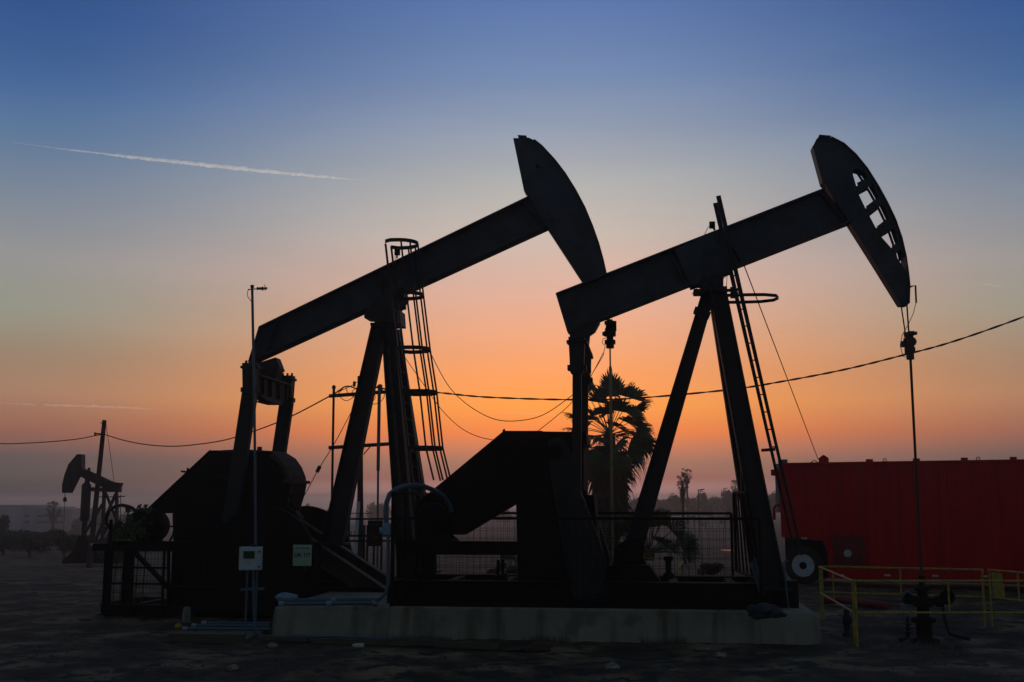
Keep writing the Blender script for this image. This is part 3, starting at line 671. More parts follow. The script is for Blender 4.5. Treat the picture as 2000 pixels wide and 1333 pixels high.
guard_section(WB @ Vector((FB(768, 1013, -1.72).x, -1.72, 0)), WB @ Vector((FB(1482, 1013, -1.72).x, -1.72, 0)), ztn, ztn, .52, 'guard_fence', 'long front mesh guard fence at the edge of the concrete slab', .11, (.12,), 2, hw=9)
guard_section(WB @ Vector((FB(836, 1003, 1.35).x, 1.35, 0)), WB @ Vector((FB(1428, 1003, 1.35).x, 1.35, 0)), ztf, ztf, .52, 'guard_fence', 'rear mesh guard fence behind the near pumpjack', .11, (), 3, hw=9)
a = WB @ FB(768, 963, -1.75); b = WB @ FB(836, 963, 1.3)
guard_section((a.x, a.y, 0), (b.x, b.y, 0), a.z, a.z, .52, 'guard_fence', 'tall end guard panel beside the arched conduit', .09, (1.0,), 4, hw=24)
# leaning end panel on the right
tf, tn, bf, bn = FB(1433, 962, 1.2), FB(1458, 962, -1.2), FB(1439, 1140, 1.2), FB(1486, 1160, -1.2)
bf.z = .95; bn.z = .95
fr = Frame(*(WB @ bf), YAW)
T = thing('barred_gate', fr, 'tall leaning barred guard panel at the right end of the near pumpjack', 'safety fence')
def wbar(m, a, b, w=.035, h=.035): m.bar(WB @ a, WB @ b, w, h); return m
m = MB(); wbar(m, tf, tn); wbar(m, bf, bn); wbar(m, tf, bf, .05, .05); wbar(m, tn, bn, .05, .05); m.build('frame', M['black'], T, world=True)
for i in range(1, 6):
    m = MB(); wbar(m, tf.lerp(tn, i / 6), bf.lerp(bn, i / 6), .03, .03); m.build('bar', M['black'], T, world=True)
m = MB(); k = tf.lerp(tn, .75); m.box(WB @ (k + Vector((0, 0, .2))), .06, .08, .42); m.build('latch_plate', M['steel'], T, world=True)
m = MB(); wbar(m, FB(1468, 1100, -1.3), FB(1487, 1158, -1.3), .05, .06); wbar(m, FB(1474, 1090, -1.35), FB(1490, 1162, -1.35), .02, .04); m.build('hinge_strap', M['galv'], T, world=True)

# arched conduit at the left of the slab
def world_thing(name, loc, label, cat, group=None):
    return thing(name, Frame(loc[0], loc[1], loc[2], 0), label, cat, group)
bq = FB; v = -1.78
base = WB @ bq(758, 1188, v)
T = world_thing('electrical_conduit', (base.x, base.y, .5), 'grey blue conduit arching over to the pump motor', 'conduit')
m = MB(); m.tube([WB @ bq(x, y, v + dv) for x, y, dv in ((756, 1040, 0), (755, 1025, 0), (753.5, 1000, 0), (755, 982, 0), (761, 966, .05), (773, 956, .1), (790, 950, .3), (808, 948, .45), (830, 951, .7), (850, 959, .95), (866, 970, 1.15), (877, 984, 1.25), (882, 1000, 1.3))], .042, 10); m.build('flexible_hose', M['galv'], T, world=True)
m = MB(); m.tube([WB @ bq(x, y, v) for x, y in ((758, 1040), (758, 1100), (758, 1140), (754, 1158), (744, 1168), (732, 1172))], .028, 8); m.build('riser_pipe', M['galv'], T, world=True)
m = MB(); c = WB @ bq(755, 1034, v); m.box(c, .13, .12, .2); m.cyl(c + Vector((-.06, -.03, -.02)), c + Vector((-.11, -.03, -.02)), .05, 12); m.build('junction_box', M['bluebox'], T, world=True, bevel=.02)
zz = .5
for i, (x0, x1_, y0, y1_) in enumerate(((742, 560, 1171, 1173), (738, 545, 1178, 1180))):
    a = gp(x0, y0, .54); b = gp(x1_, y1_, .54)
    T = world_thing('slab_pipe', (b.x, b.y, .5), ['rear blue grey pipe lying on the left end of the slab', 'front blue grey pipe lying on the left end of the slab'][i], 'pipe', 'pipes on the slab')
    m = MB(); m.tube([b, b.lerp(a, .5), a], .035, 10); m.build('pipe_run', M['galv'], T, world=True)
    d = (a - b).normalized()
    for t in (.02, .5, .97): m = MB(); p = b.lerp(a, t); m.cyl(p - d * .04, p + d * .04, .045, 10); m.build('coupling', M['bluebox'], T, world=True)
p = gp(557, 1176, .52); m = MB(); m.blob(p + Vector((0, .08, .06)), .19, .11, .085, 3, .35, 16, 10); m.build('flexible_boot', M['bluebox'], frame=Frame(p.x, p.y, .5), world=True, label='blue plastic boot lying on the left corner of the slab', cat='pipe boot')

# ================================================================ signal mast with control box
Y0 = 17.9; base = atZ(497, 1246); g0 = Vector((base.x, base.y, 0))
T = world_thing('signal_mast', g0, 'thin tall signal mast carrying a pale meter box and a small antenna', 'antenna mast')
ya = g0.y
m = MB(); m.tube([atY(499.5, 1070, ya), atY(497, 800, ya), atY(492.5, 563, ya)], .022, 10); m.build('mast_pole', M['galv'], T, world=True)
m = MB()
top = atY(492.5, 563, ya); m.cyl(top, top + Vector((0, 0, .05)), .03, 10); m.tube([atY(484, 566, ya), atY(523, 563, ya)], .010, 6)
for px, r in ((503, .022), (509, .02), (513, .03), (519, .022)): p = atY(px, 564, ya); m.box(p, .02, .05, r * 2)
m.box(atY(510, 564, ya), .09, .03, .035); p = atY(517, 563, ya); m.cyl(p - Vector((0, 0, .04)), p + Vector((0, 0, .06)), .006, 5)
m.tube([atY(x, y, ya) for x, y in ((486, 565), (483, 572), (484, 580), (489, 587), (492, 590))], .006, 5); m.build('antenna', M['cable'], T, world=True)
m = MB(); bx = atY(490, 1091, ya - .12); m.box(bx, .355, .16, .375); BX = m.build('meter_box', M['encl'], T, world=True, bevel=.012)
m = MB(); m.box(bx + Vector((-.02, -.082, 0)), .30, .012, .36); m.build('box_door', M['encl'], T, world=True, bevel=.004)
m = MB(); m.box(bx + Vector((-.01, -.09, .06)), .19, .012, .125); D = m.build('display', M['lcd'], T, world=True)
m = MB(); s4 = bx + Vector((-.01, -.094, .06))
for dx, dz, w, h in ((0, .068, .21, .012), (0, -.068, .21, .012), (-.1, 0, .012, .14), (.1, 0, .012, .14)): m.box(s4 + Vector((dx, 0, dz)), w, .012, h)
m.build('display_bezel', M['encl'], T, world=True)
m = MB(); m.box(bx + Vector((.155, -.09, .11)), .03, .02, .02); m.box(bx + Vector((.155, -.09, -.13)), .03, .02, .02); m.box(bx + Vector((-.02, -.091, -.075)), .05, .006, .008); m.build('box_latch', M['black'], T, world=True)
m = MB(); m.lathe(bx + Vector((.04, 0, .18)), [(.06, 0), (.06, .03), (.03, .045)], 12); m.build('conduit_hub', M['steel'], T, world=True)
for px in (483, 502):
    m = MB(); a = atY(px, 1114, ya); b = atZ(px + 1, 1236 if px > 490 else 1222); m.tube([a, Vector((a.x, ya, 0.02))], .018, 8); m.build('leg', M['galv'], T, world=True)
m = MB(); m.tube([atY(494.5, 1114, ya - .1), atY(496, 1200, ya - .1), atY(498, 1226, ya - .1), atY(504, 1238, ya - .1), atY(515, 1244, ya - .12), atY(560, 1243, ya - .2), atY(650, 1243.5, ya - .35), atY(760, 1247, ya - .5)], .022, 8); m.build('bent_conduit', M['galv'], T, world=True)
m = MB(); m.bar(atY(470, 1152, ya - .03), atY(516, 1150, ya - .03), .03, .045); m.build('strut_channel', M['galv'], T, world=True)

# low slab, stub post, pipes at left
fr = Frame(*atZ(345, 1253), R(-2)); a = fr.inv @ atZ(488, 1250)
m = MB(); m.box((a.x / 2, .7, .01), a.x, 1.4, .06); m.build('low_slab', M['conc2'], frame=fr, label='low concrete slab beside the mast with pipes on it', cat='concrete slab', bevel=.01)
m = MB(); m.box((a.x / 2 - .05, -.06, .05), a.x + .1, .06, .14); m.build('timber_plank', M['plank'], frame=fr, label='short weathered plank edging the low slab at left', cat='plank', bevel=.006)
p = atZ(364, 1216, .04); m = MB(); m.lathe((0, 0, 0), [(.075, 0), (.075, .16), (.068, .165), (.066, .24), (.055, .27)], 14); m.build('post_stub', M['conc'], frame=Frame(p.x, p.y, .04), label='short pale post stub at the corner of the low slab', cat='post', bevel=.004)
for i, (y_, x0, x1_) in enumerate(((1217, 398, 526), (1222, 378, 526), (1228, 360, 528))):
    a = atZ(x0, y_, .08); b = atZ(x1_, y_ + 1, .08)
    T = world_thing('ground_pipe', (a.x, a.y, .04), ['rearmost of the three pipes on the low slab', 'middle of the three pipes on the low slab', 'front and longest pipe on the low slab'][i], 'pipe', 'pipes on the low slab')
    m = MB(); m.tube([a, a.lerp(b, .5), b], .026, 8); m.build('pipe_run', M['galv'], T, world=True); d = (b - a).normalized()
    m = MB(); m.cyl(a - d * .03, a + d * .05, .035, 10); m.build('end_cap', M['bluebox'], T, world=True)
p = atZ(348, 1228); m = MB(); m.blob((0, 0, .04), .07, .06, .05, 4, .3); m.build('marker_cap', M['yellow'], frame=Frame(p.x, p.y, 0), label='small yellow cap on the dirt left of the stub post', cat='cap')
def planks(x0, y0, x1_, y1_, name, label, mt='plank', h=.07, w=.12):
    a = atZ(x0, y0); b = atZ(x1_, y1_); fr = Frame(a.x, a.y, 0, math.atan2(b.y - a.y, b.x - a.x)); L = (b - a).length; m = MB(); pts = 9
    for i in range(pts - 1): m.bar((L * i / (pts - 1), 0, h / 2 + .01 * noise.noise(Vector((i, x0, 0)))), (L * (i + 1) / (pts - 1), 0, h / 2 + .01 * noise.noise(Vector((i + 1, x0, 0)))), w, h)
    return m.build(name, M[mt], frame=fr, label=label, cat='plank')
planks(612, 1257, 860, 1261, 'timber_plank', 'long weathered timber lying in the dirt left of the white bottle', h=.08)
planks(850, 1264, 975, 1268, 'timber_plank', 'weathered timber lying in the dirt before the slab centre', h=.07)
planks(500, 1250, 600, 1254, 'timber_plank', 'half buried timber just right of the mast foot', h=.06)
m = MB(); p = atZ(1040, 1270); m.plate([(-.42, 0), (-.05, .05), (0, .10), (.22, .12), (.26, .05), (.27, 0)], -.1, .12); m.build('scrap_metal', M['rust'], frame=Frame(p.x, p.y, 0), label='dark bent scrap of metal on the dirt before the slab', cat='scrap metal', bevel=.01)
p = atZ(703, 1266); m = MB(); m.lathe((-.09, 0, .035), [(.018, -.03), (.02, -.01), (.036, .01), (.036, .14), (.03, .15)], 14, 'x'); m.build('plastic_bottle', M['white'], frame=Frame(p.x, p.y, .0, R(8)), label='white plastic bottle lying on the dirt before the slab', cat='bottle')
for i, (px, py, s_, lb) in enumerate(((1407, 1279, .09, 'pale angular rock on the dirt before the right half of the slab'), (532, 1264, .08, 'pale rock on the dirt just right of the mast foot'), (1196, 1309, .11, 'flat rock in the near dirt left of centre right'), (1382, 1268, .04, 'small pale stone just left of the angular rock'), (455, 1306, .08, 'pale stone in the gravel at lower left'))):
    p = atZ(px, py); m = MB(); m.blob((0, 0, s_ * .3), s_, s_ * .8, s_ * .55, i + 2, .7, 9, 6); m.sm = [False] * len(m.f); m.build('rock', M['rock'], frame=Frame(p.x, p.y, ground_z(p.x, p.y)), label=lb, cat='rock', group='loose rocks')
p = gp(1492, 1210, .45); m = MB(); m.blob((0, -.05, .06), .22, .12, .10, 6, .8, 14, 9); m.blob((.2, -.12, .04), .12, .09, .06, 8, .7, 12, 8); m.build('oily_rag', M['steel_blue'], frame=Frame(p.x, p.y + .1, .5), label='dark oily rag bundle on the right front edge of the slab', cat='rag')

# ================================================================ yellow railing and wellhead
corner = {'fl': atZ(1671, 1262), 'bl': atZ(1604, 1211), 'br': atZ(1928, 1222), 'fr': atZ(2420, 1262), 'rr': atZ(2300, 1300)}
def rail(a, b, label, posts=((0), (1)), mids=(.5,), plate=False, zt=.98, zm=.50, a_off=0, lowpost=True):
    a = Vector(a); b = Vector(b); fr = Frame(a.x, a.y, 0, math.atan2(b.y - a.y, b.x - a.x)); L = (b - a).length; r = .017
    T = thing('yellow_railing', fr, label, 'railing', 'yellow railings round the wellhead')
    for z, nm in ((zt, 'top_rail'), (zm, 'middle_rail')): m = MB(); m.cyl((0, 0, z), (L, 0, z), r, 8); m.build(nm, M['yellow'], T)
    for t in posts: m = MB(); u = .03 + t * (L - .06); m.cyl((u, 0, -.1), (u, 0, zt), r * 1.15, 8); m.build('post', M['yellow'], T)
    for t in mids: m = MB(); m.cyl((L * t, 0, zm), (L * t, 0, zt), r * .9, 8); m.build('post', M['yellow'], T)
    if plate: m = MB(); m.plate([(.10, zm), (.42, zm), (.36, zt - .04), (.10, zt - .04)], -.006, .006); m.build('kick_plate', M['yellow'], T)
    return T
rail(corner['fl'], corner['fr'], 'front yellow railing nearest the camera at the right edge', mids=(.25, .5, .75))
rail(corner['bl'], corner['fl'], 'left end yellow railing running back beside the slab corner', mids=(.45,))
rail(corner['bl'] + Vector((.03, .06, 0)), corner['br'], 'rear yellow railing in front of the red tank', mids=(.5,))
rail(corner['br'] + Vector((.08, .02, 0)), corner['rr'] + Vector((.5, 1.6, 0)), 'right yellow railing with a solid plate near its post', mids=(.22, .6), plate=True)
p = atZ(1802, 1232); wx = (WB @ Vector((r0.x, 0, 0)))
wr = WB @ Vector((FB(1778.5, 705).x, 0, 0))
T = world_thing('wellhead', (wr.x, wr.y, -.15), 'black wellhead with valves inside the yellow railings', 'wellhead')
m = MB(); m.lathe((0, 0, 0), [(.24, 0), (.24, .08), (.13, .1), (.13, .34), (.2, .35), (.2, .42), (.1, .44), (.1, .6), (.17, .61), (.17, .68), (.09, .7), (.08, .86), (.12, .87), (.12, .93), (.05, .95), (.05, 1.12)], 20); m.build('casing_spool', M['black'], T)
for s_, z in ((-1, .74), (1, .70)):
    m = MB(); m.cyl((0, 0, z), (s_ * .34, -.05, z), .055, 12); m.lathe((s_ * .26, -.03, z), [(.1, -.05), (.1, .05)], 14, 'x'); k = m.build('side_valve', M['black'], T)
m = MB(); m.ring((.34, -.2, .78), (.25, 1, 0), .11, .014); m.cyl((.34, -.2, .78), (.3, -.02, .74), .018, 8); m.lathe((.34, -.2, .78), [(.105, -.004), (.105, .004)], 20, 'y'); m.build('hand_wheel', M['black'], T)
m = MB(); m.tube([(-.32, -.05, .74), (-.35, -.08, .82), (-.28, -.1, .86), (-.2, -.1, .80)], .022, 8); m.box((-.33, -.08, .55), .11, .1, .2); m.build('valve_handle', M['galv'], T, bevel=.01)
m = MB(); m.tube([(.3, -.05, .7), (.32, -.1, .4), (.36, -.2, .18), (.6, -.4, .12)], .03, 8); m.build('flow_line', M['steel'], T); m = MB(); m.tube([(-.3, -.1, .45), (-.32, -.12, .12), (-.5, -.3, .1)], .035, 8)
for z in (.2, .26, .33): m.cyl((-.31, -.11, z), (-.31, -.11, z + .02), .08, 12)
m.build('flow_line', M['steel'], T)
p = atZ(1655, 1240); T = world_thing('valve_stand', (p.x, p.y, -.03), 'small grey green valve stand just inside the left yellow railing', 'valve')
m = MB(); m.lathe((0, 0, 0), [(.09, 0), (.09, .05), (.05, .07), (.05, .18), (.08, .2), (.085, .3), (.05, .34), (.045, .44)], 14); m.build('valve_body', M['steel'], T)
m = MB(); m.ring((0, 0, .5), (0, 0, 1), .08, .012, 16); m.cyl((0, 0, .44), (0, 0, .51), .012, 8); m.bar((-.08, 0, .5), (.08, 0, .5), .012, .012); m.build('hand_wheel', M['galv'], T)
m = MB(); m.box((-.1, 0, .25), .08, .06, .1); m.build('side_port', M['galv'], T)
# red hose / tarp lump beyond the railing
a = atZ(1610, 1178); b = atZ(1735, 1190); T = MB(); T.tube([a + Vector((0, 0, .06)), a.lerp(b, .3) + Vector((0, .1, .10)), a.lerp(b, .7) + Vector((0, -.1, .08)), b + Vector((0, 0, .05))], .09, 10); T.build('red_hose', M['redd'], frame=Frame(a.x, a.y, 0), world=True, label='red flat hose lying on the dirt behind the left yellow railing', cat='hose')

# ================================================================ red tank trailer
ta = atY(1521, 905, 31.0); tb = atY(2000, 897, 28.3)
yw = math.atan2(tb.y - ta.y, tb.x - ta.x); fr = Frame(ta.x, ta.y, 0, yw)
T = thing('tank_trailer', fr, 'big red steel tank trailer behind the yellow railings', 'tank trailer')
q = fr; zt = q(1521, 905).z; zb = q(1640, 1131).z; Lt = 12.6; x3 = q(1617, 1100).x; zf = q(1560, 1051).z
m = MB(); pr = [(0, zf + .02), (x3 - .12, zf - .07), (x3, zf - .35), (x3, zb), (Lt, zb - .02), (Lt, zt), (0, zt)]
m.plate(pr, 0, 2.5); BODY = m.build('tank_body', M['red'], T, bevel=.02)
k = 0
for i in range(1, 22):
    u = i * .6; m = MB(); z0 = zb + .04 if u > x3 + .06 else zf + .05
    if q(1628, 1060).x - .1 < u < q(1688, 1060).x + .1: z0 = q(1650, 1044).z
    m.plate([(u - .10, z0), (u + .10, z0), (u + .10, zt - .07), (u - .10, zt - .07)], -.032, .0); m.build('wall_rib', M['red'], T, bevel=.012)
m = MB(); m.box((Lt / 2, -.02, zt - .03), Lt, .07, .07); m.build('top_rim', M['red'], T, bevel=.005)
u = q(1608, 900).x; m = MB(); m.plate([(u - .13, zt), (u - .13, zt + .12), (u, zt + .21), (u + .13, zt + .12), (u + .13, zt)], .04, .08)
m.build('lifting_lug', M['red'], T); u = q(1589, 900).x; m = MB(); m.tube([(u - .1, .1, zt), (u, .1, zt + .07), (u + .1, .1, zt)], .015, 6); m.build('lifting_eye', M['red'], T)
for px in (1697, 1789, 1883, 1979): u = q(px, 898).x; m = MB(); m.box((u, .1, zt + .035), .16, .2, .07); m.build('roof_block', M['red'], T, bevel=.006)
for px in (1727, 1910): u = q(px, 898).x; m = MB(); m.ring((u, .1, zt + .04), (0, 1, 0), .04, .012, 14); m.build('lifting_eye', M['red'], T)
for px, py in ((1571, 1052), (1643, 1124), (1733, 1124), (1827, 1125), (1922, 1126)): a = q(px, py, -.03); m = MB(); m.box((a.x, -.031, max(a.z, zb + .06)), .15, .004, .045); m.build('reflector', M['tape'], T)
# hatch recess
h = q.uz([(1628, 1048), (1686, 1048), (1686, 1102), (1628, 1102)]); m = MB(); hx0, hx1, hz0, hz1 = h[0][0], h[1][0], h[2][1], h[0][1]
m.plate([(hx0, hz0), (hx1, hz0), (hx1, hz1), (hx0, hz1)], -.012, -.004); H_ = m.build('hatch', M['redd'], T)
m = MB(); 
for a, b in (((hx0, hz0), (hx1, hz0)), ((hx1, hz0), (hx1, hz1)), ((hx1, hz1), (hx0, hz1)), ((hx0, hz1), (hx0, hz0))): m.bar((a[0], -.025, a[1]), (b[0], -.025, b[1]), .05, .05, (0, 1, 0))
m.build('hatch_frame', M['redd'], H_)
c = q(1657, 1081, -.02); m = MB(); m.cyl((c.x, -.012, c.z), (c.x, -.1, c.z), .24, 28); m.build('manway_cover', M['redd'], H_); m = MB(); m.cyl((c.x, -.1, c.z), (c.x, -.17, c.z), .08, 16); m.cyl((c.x, -.1, c.z), (c.x, -.14, c.z), .1, 16); m.build('valve_cap', M['rim'], H_); m = MB()
for i in range(8): a = i * math.pi / 4; m.cyl((c.x + .2 * math.cos(a), -.1, c.z + .2 * math.sin(a)), (c.x + .2 * math.cos(a), -.125, c.z + .2 * math.sin(a)), .02, 6)
m.build('manway_bolts', M['redd'], H_)
# running gear
m = MB(); m.plate([(.02, zf), (x3 - .14, zf - .09), (x3 - .02, zf - .36), (x3 - .02, zb + .05), (.02, zb + .25)], .35, 2.1); m.build('axle_frame', M['black'], T)
wc = q(1568, 1103, -.02); wu = [wc.x, wc.x - 1.15]
for u in wu:
    for v_ in (.14, 2.35):
        m = MB(); m.lathe((u, v_, .5), [(.30, -.12), (.46, -.13), (.50, -.09), (.50, .09), (.46, .13), (.30, .12)], 32, 'y')
        if u < 0: continue
        Wt = m.build('wheel', M['rubber'], T)
        m = MB(); s_ = -1 if v_ < 1 else 1; m.lathe((u, v_ + s_ * .10, .5), [(.30, 0), (.30, s_ * -.01), (.24, s_ * -.06), (.12, s_ * -.05)] if s_ > 0 else [(.30, -.03), (.29, .0), (.24, .05), (.10, .04)], 28, 'y')
        m.build('rim', M['rim'], Wt); m = MB(); m.lathe((u, v_ + s_ * .08, .5), [(.10, s_ * .06), (.10, 0)] if s_ < 0 else [(.1, 0), (.1, .06)], 16, 'y')
        for i in range(8): a = i * math.pi / 4; m.cyl((u + .15 * math.cos(a), v_ + s_ * .05, .5 + .15 * math.sin(a)), (u + .15 * math.cos(a), v_ + s_ * .12, .5 + .15 * math.sin(a)), .022, 6)
        m.build('hub', M['black'], Wt)
for u in (8.5, 12.0): m = MB(); m.box((u, .3, zb / 2), .25, .25, max(.1, zb + .05)); m.build('landing_leg', M['black'], T)
# items on the left end
m = MB(); e = q(1513, 930, 0); m.cyl((-.02, .25, zt - .25), (-.22, .25, zt - .25), .09, 14); m.box((-.2, .25, zt - .25), .12, .2, .16); m.build('end_valve', M['red'], T); m = MB(); m.cyl((-.02, .3, 2.1), (-.18, .3, 2.1), .06, 12); m.tube([(-.18, .3, 2.1), (-.24, .3, 2.0), (-.24, .3, 1.7)], .04, 8); m.build('end_valve', M['red'], T)
m = MB(); m.bar((-.12, .4, 1.9), (-.12, .4, zt - .05), .1, .3); m.build('lit_end_strip', M['wallB'], T); m = MB(); m.box((.1, .05, zt + .05), .24, .1, .1); m.build('vent_cap', M['galv'], T)  # pale bar puts the sky-lit tank end into its colour
p = atZ(1498, 1117, -.1); m = MB(); m.lathe((0, 0, .04), [(.17, 0), (.04, .62), (.03, .66)], 14); m.box((0, 0, .02), .42, .42, .04); m.build('traffic_cone', M['orange'], frame=Frame(p.x, p.y, ground_z(p.x, p.y)), label='orange traffic cone behind the leg foot, left of the tank wheel', cat='traffic cone')

# ================================================================ utility poles and wires
def utility_pole(top, bot, Y, r, label):
    a = atY(*bot, Y); b = atY(*top, Y); g_ = ground_z(a.x, Y, False); d = (b - a); a2 = a + d * ((g_ - .2 - a.z) / d.z)
    T = world_thing('utility_pole', (a2.x, a2.y, g_), label, 'utility pole'); m = MB(); m.tube([a2, a2.lerp(b, .5), b], r * 1.15, 12, r * .85); m.build('pole_shaft', M['wood'], T, world=True); return T
YL = 50
T = utility_pole((204, 821), (178, 1070), YL, .11, 'leaning wooden utility pole in front of the small pumpjack at left')
m = MB(); p = atY(200, 848, YL - .15); m.cyl(p - Vector((.35, 0, -.01)), p + Vector((.1, 0, 0)), .03, 8); m.cyl(p - Vector((.32, 0, .06)), p - Vector((.32, 0, -.07)), .045, 8); m.build('insulator', M['cable'], T, world=True); m = MB(); m.cyl(atY(196, 826, YL), atY(208, 829, YL), .02, 6); m.build('step_bolt', M['cable'], T, world=True)
m = MB(); m.box(atY(180, 1064, YL - .15), .12, .03, .1); m.build('pole_tag', M['white'], T, world=True)
YH = 33.0
T = utility_pole((703, 735), (704, 1100), YH, .085, 'central wooden utility pole with two crossarms, seen between the pumpjack legs')
for (x0, y0, x1_, y1_) in ((643, 774, 765, 765), (642, 875, 768, 867)): m = MB(); m.bar(atY(x0, y0, YH - .14), atY(x1_, y1_, YH - .14), .10, .10); m.build('crossarm', M['wood'], T, world=True)
m = MB(); m.bar(atY(690, 880, YH - .14), atY(702, 893, YH - .1), .02, .03); m.bar(atY(723, 873, YH - .14), atY(710, 888, YH - .1), .02, .03); m.build('arm_brace', M['steel'], T, world=True)
for px, py in ((652, 764), (692, 750), (745, 762), (712, 760)): m = MB(); p = atY(px, py, YH - .14); m.cyl(p - Vector((0, 0, .08)), p + Vector((0, 0, .07)), .04, 8); m.build('insulator', M['cable'], T, world=True)
m = MB(); m.tube([atY(652, 757, YH - .2), atY(650, 870, YH - .2), atY(648, 1000, YH - .2), atY(647, 1125, YH - .2)], .035, 8); p = atY(652, 757, YH - .2); m.blob(p, .06, .06, .07, 1, .1, 10, 6); m.build('service_riser', M['black'], T, world=True)
m = MB(); m.tube([atY(741, 757, YH - .25), atY(738.5, 920, YH - .25)], .05, 10); m.tube([atY(738.5, 920, YH - .25), atY(737, 1115, YH - .25)], .032, 8); m.blob(atY(742, 755, YH - .25), .08, .07, .07, 2, .1, 10, 6); m.build('service_mast', M['galv'], T, world=True)
m = MB(); m.tube([atY(700, 980, YH - .3), atY(693, 1110, YH - .3)], .05, 8); m.build('guy_guard', M['encl'], T, world=True)
def curve_pts(P_, n=8):
    out = []
    for i in range(len(P_) - 1):
        p0, p1, p2, p3 = P_[max(i - 1, 0)], P_[i], P_[i + 1], P_[min(i + 2, len(P_) - 1)]
        for k in range(n):
            t = k / n; out.append(.5 * ((2 * p1) + (p2 - p0) * t + (2 * p0 - 5 * p1 + 4 * p2 - p3) * t * t + (3 * p1 - p0 - 3 * p2 + p3) * t ** 3))
    out.append(P_[-1]); return out
m = MB()
for lp in (((660, 762), (664, 775), (676, 783), (690, 776), (697, 762)), ((697, 758), (688, 765), (690, 776), (700, 772)), ((722, 770), (714, 780), (722, 789), (738, 788), (749, 778), (752, 765)), ((728, 765), (733, 777), (724, 786), (716, 778)), ((663, 768), (674, 755), (679, 768), (688, 774))):
    m.tube(curve_pts([atY(x, y, YH - .22) for x, y in lp], 4), .011, 5)
m.build('jumper_loop', M['cable'], T, world=True)
def wire(pts, r, label, twist=False, name='overhead_cable', cat='cable', grp=None):
    P_ = curve_pts([atY(x, y, Y) for x, y, Y in pts], 10); m = MB()
    if twist:
        n = len(P_); Q1, Q2 = [], []
        PP = curve_pts(P_, 6)
        for i, p in enumerate(PP):
            a = i * .2; Q1.append(p + Vector((0, math.cos(a), math.sin(a))) * r * .5); Q2.append(p - Vector((0, math.cos(a), math.sin(a))) * r * .5)
        m.tube(Q1, r * .6, 5); m.tube(Q2, r * .6, 5)
    else: m.tube(P_, r, 5)
    o = P_[0]; return m.build(name, M['cable'], frame=Frame(o.x, o.y, o.z), world=True, label=label, cat=cat, group=grp)
wire([(708, 750, YH), (760, 761, 32.8), (853, 767, 32.4), (950, 776, 32), (1110, 781, 31.5), (1235, 778.5, 31), (1420, 762, 30.3), (1530, 745, 29.8), (1650, 722, 29.3), (1760, 695, 29), (1860, 668, 28.6), (2000, 619, 28.2), (2120, 570, 27.8)], .026, 'thick twisted service cable sweeping right across the sunset', True)
wire([(700, 762, YH), (676, 755, 33.5), (648, 772, 35), (550, 822, 38), (450, 857, 41), (380, 869, 43.5), (330, 872, 45), (280, 868, 47), (240, 860, 48.5), (204, 849, YL)], .022, 'cable sagging between the central pole and the left leaning pole')
wire([(198, 849, YL), (150, 858, 50.5), (100, 863, 51), (50, 866, 51.5), (0, 867, 52), (-120, 862, 53)], .022, 'cable running off to the left from the leaning pole')
wire([(700, 745, YH), (690, 752, 33), (680, 757, 33.2), (660, 766, 33.4), (648, 773, 33.6)], .011, 'short thin cable at the head of the central pole')
wire([(836, 680, 22.3), (870, 745, 22.1), (900, 780, 21.9), (940, 808, 21.7), (980, 822, 21.4), (1030, 820, 21.1), (1070, 806, 20.8), (1124, 768, 20.4)], .008, 'thin drooping line from the caged ladder to the near pitman, before the glow')
wire([(785, 690, 22.9), (830, 755, 22.5), (862, 800, 22.1), (900, 836, 21.7), (940, 855, 21.3), (985, 862, 20.9)], .007, 'thin line falling right behind the caged ladder')
wire([(1178, 690, 21.9), (1150, 742, 21.6), (1116, 787, 21.2), (1085, 815, 20.8), (1050, 843, 20.4)], .007, 'thin line rising from the gearbox hood to the solid horsehead rod clamp')
wire([(1453, 518, 19.7), (1598, 898, 30.7)], .010, 'thin guy wire slanting down to the red tank roof', name='guy_wire', cat='guy wire')
wire([(207, 828, YL), (213, 870, 50), (218, 905, 50), (223, 945, 50)], .012, 'thin guy wire hanging right of the left leaning pole', name='guy_wire', cat='guy wire')
G_ = wire([(702, 775, YH), (675, 826, 32), (650, 872, 31), (622, 917, 30), (600, 958, 29), (580, 992, 28.3), (560, 1030, 27.6)], .012, 'guy wire with a black insulator beside the left pumpjack rear leg', name='guy_wire', cat='guy wire')
m = MB(); p = atY(622, 916, 30); m.bar(p - Vector((.04, 0, .09)), p + Vector((.04, 0, .07)), .08, .09); m.build('strain_insulator', M['black'], G_, world=True)
# electrical rack behind
a = atY(655, 1014, 30); T = world_thing('electrical_rack', (atY(700, 1100, 30).x, 30, 0), 'dark electrical rack with rails below the central utility pole', 'electrical rack')
for y_, x0, x1_ in ((1014, 652, 765), (1047, 642, 768), (1057, 628, 765), (1003, 655, 728)): m = MB(); w = .05 if y_ > 1003 else .02; m.bar(atY(x0, y_, 30), atY(x1_, y_, 30), w, w); m.build('rail', M['black'], T, world=True)
for px in (669, 682, 712, 718, 731, 746): m = MB(); p = atY(px, 1014 if px < 700 else 1026, 30); m.bar(p, Vector((p.x, 30, 0)), .05, .05); m.build('post', M['black'], T, world=True)
m = MB(); c = atY(733, 1042, 29.9); m.box(c, .38, .22, .66); m.build('switch_cabinet', M['black'], T, world=True, bevel=.01)
m = MB(); m.box(atY(733, 1025, 29.7), .3, .04, .03); m.box(atY(733, 1050, 29.7), .1, .04, .05); m.build('cabinet_handle', M['steel'], T, world=True)

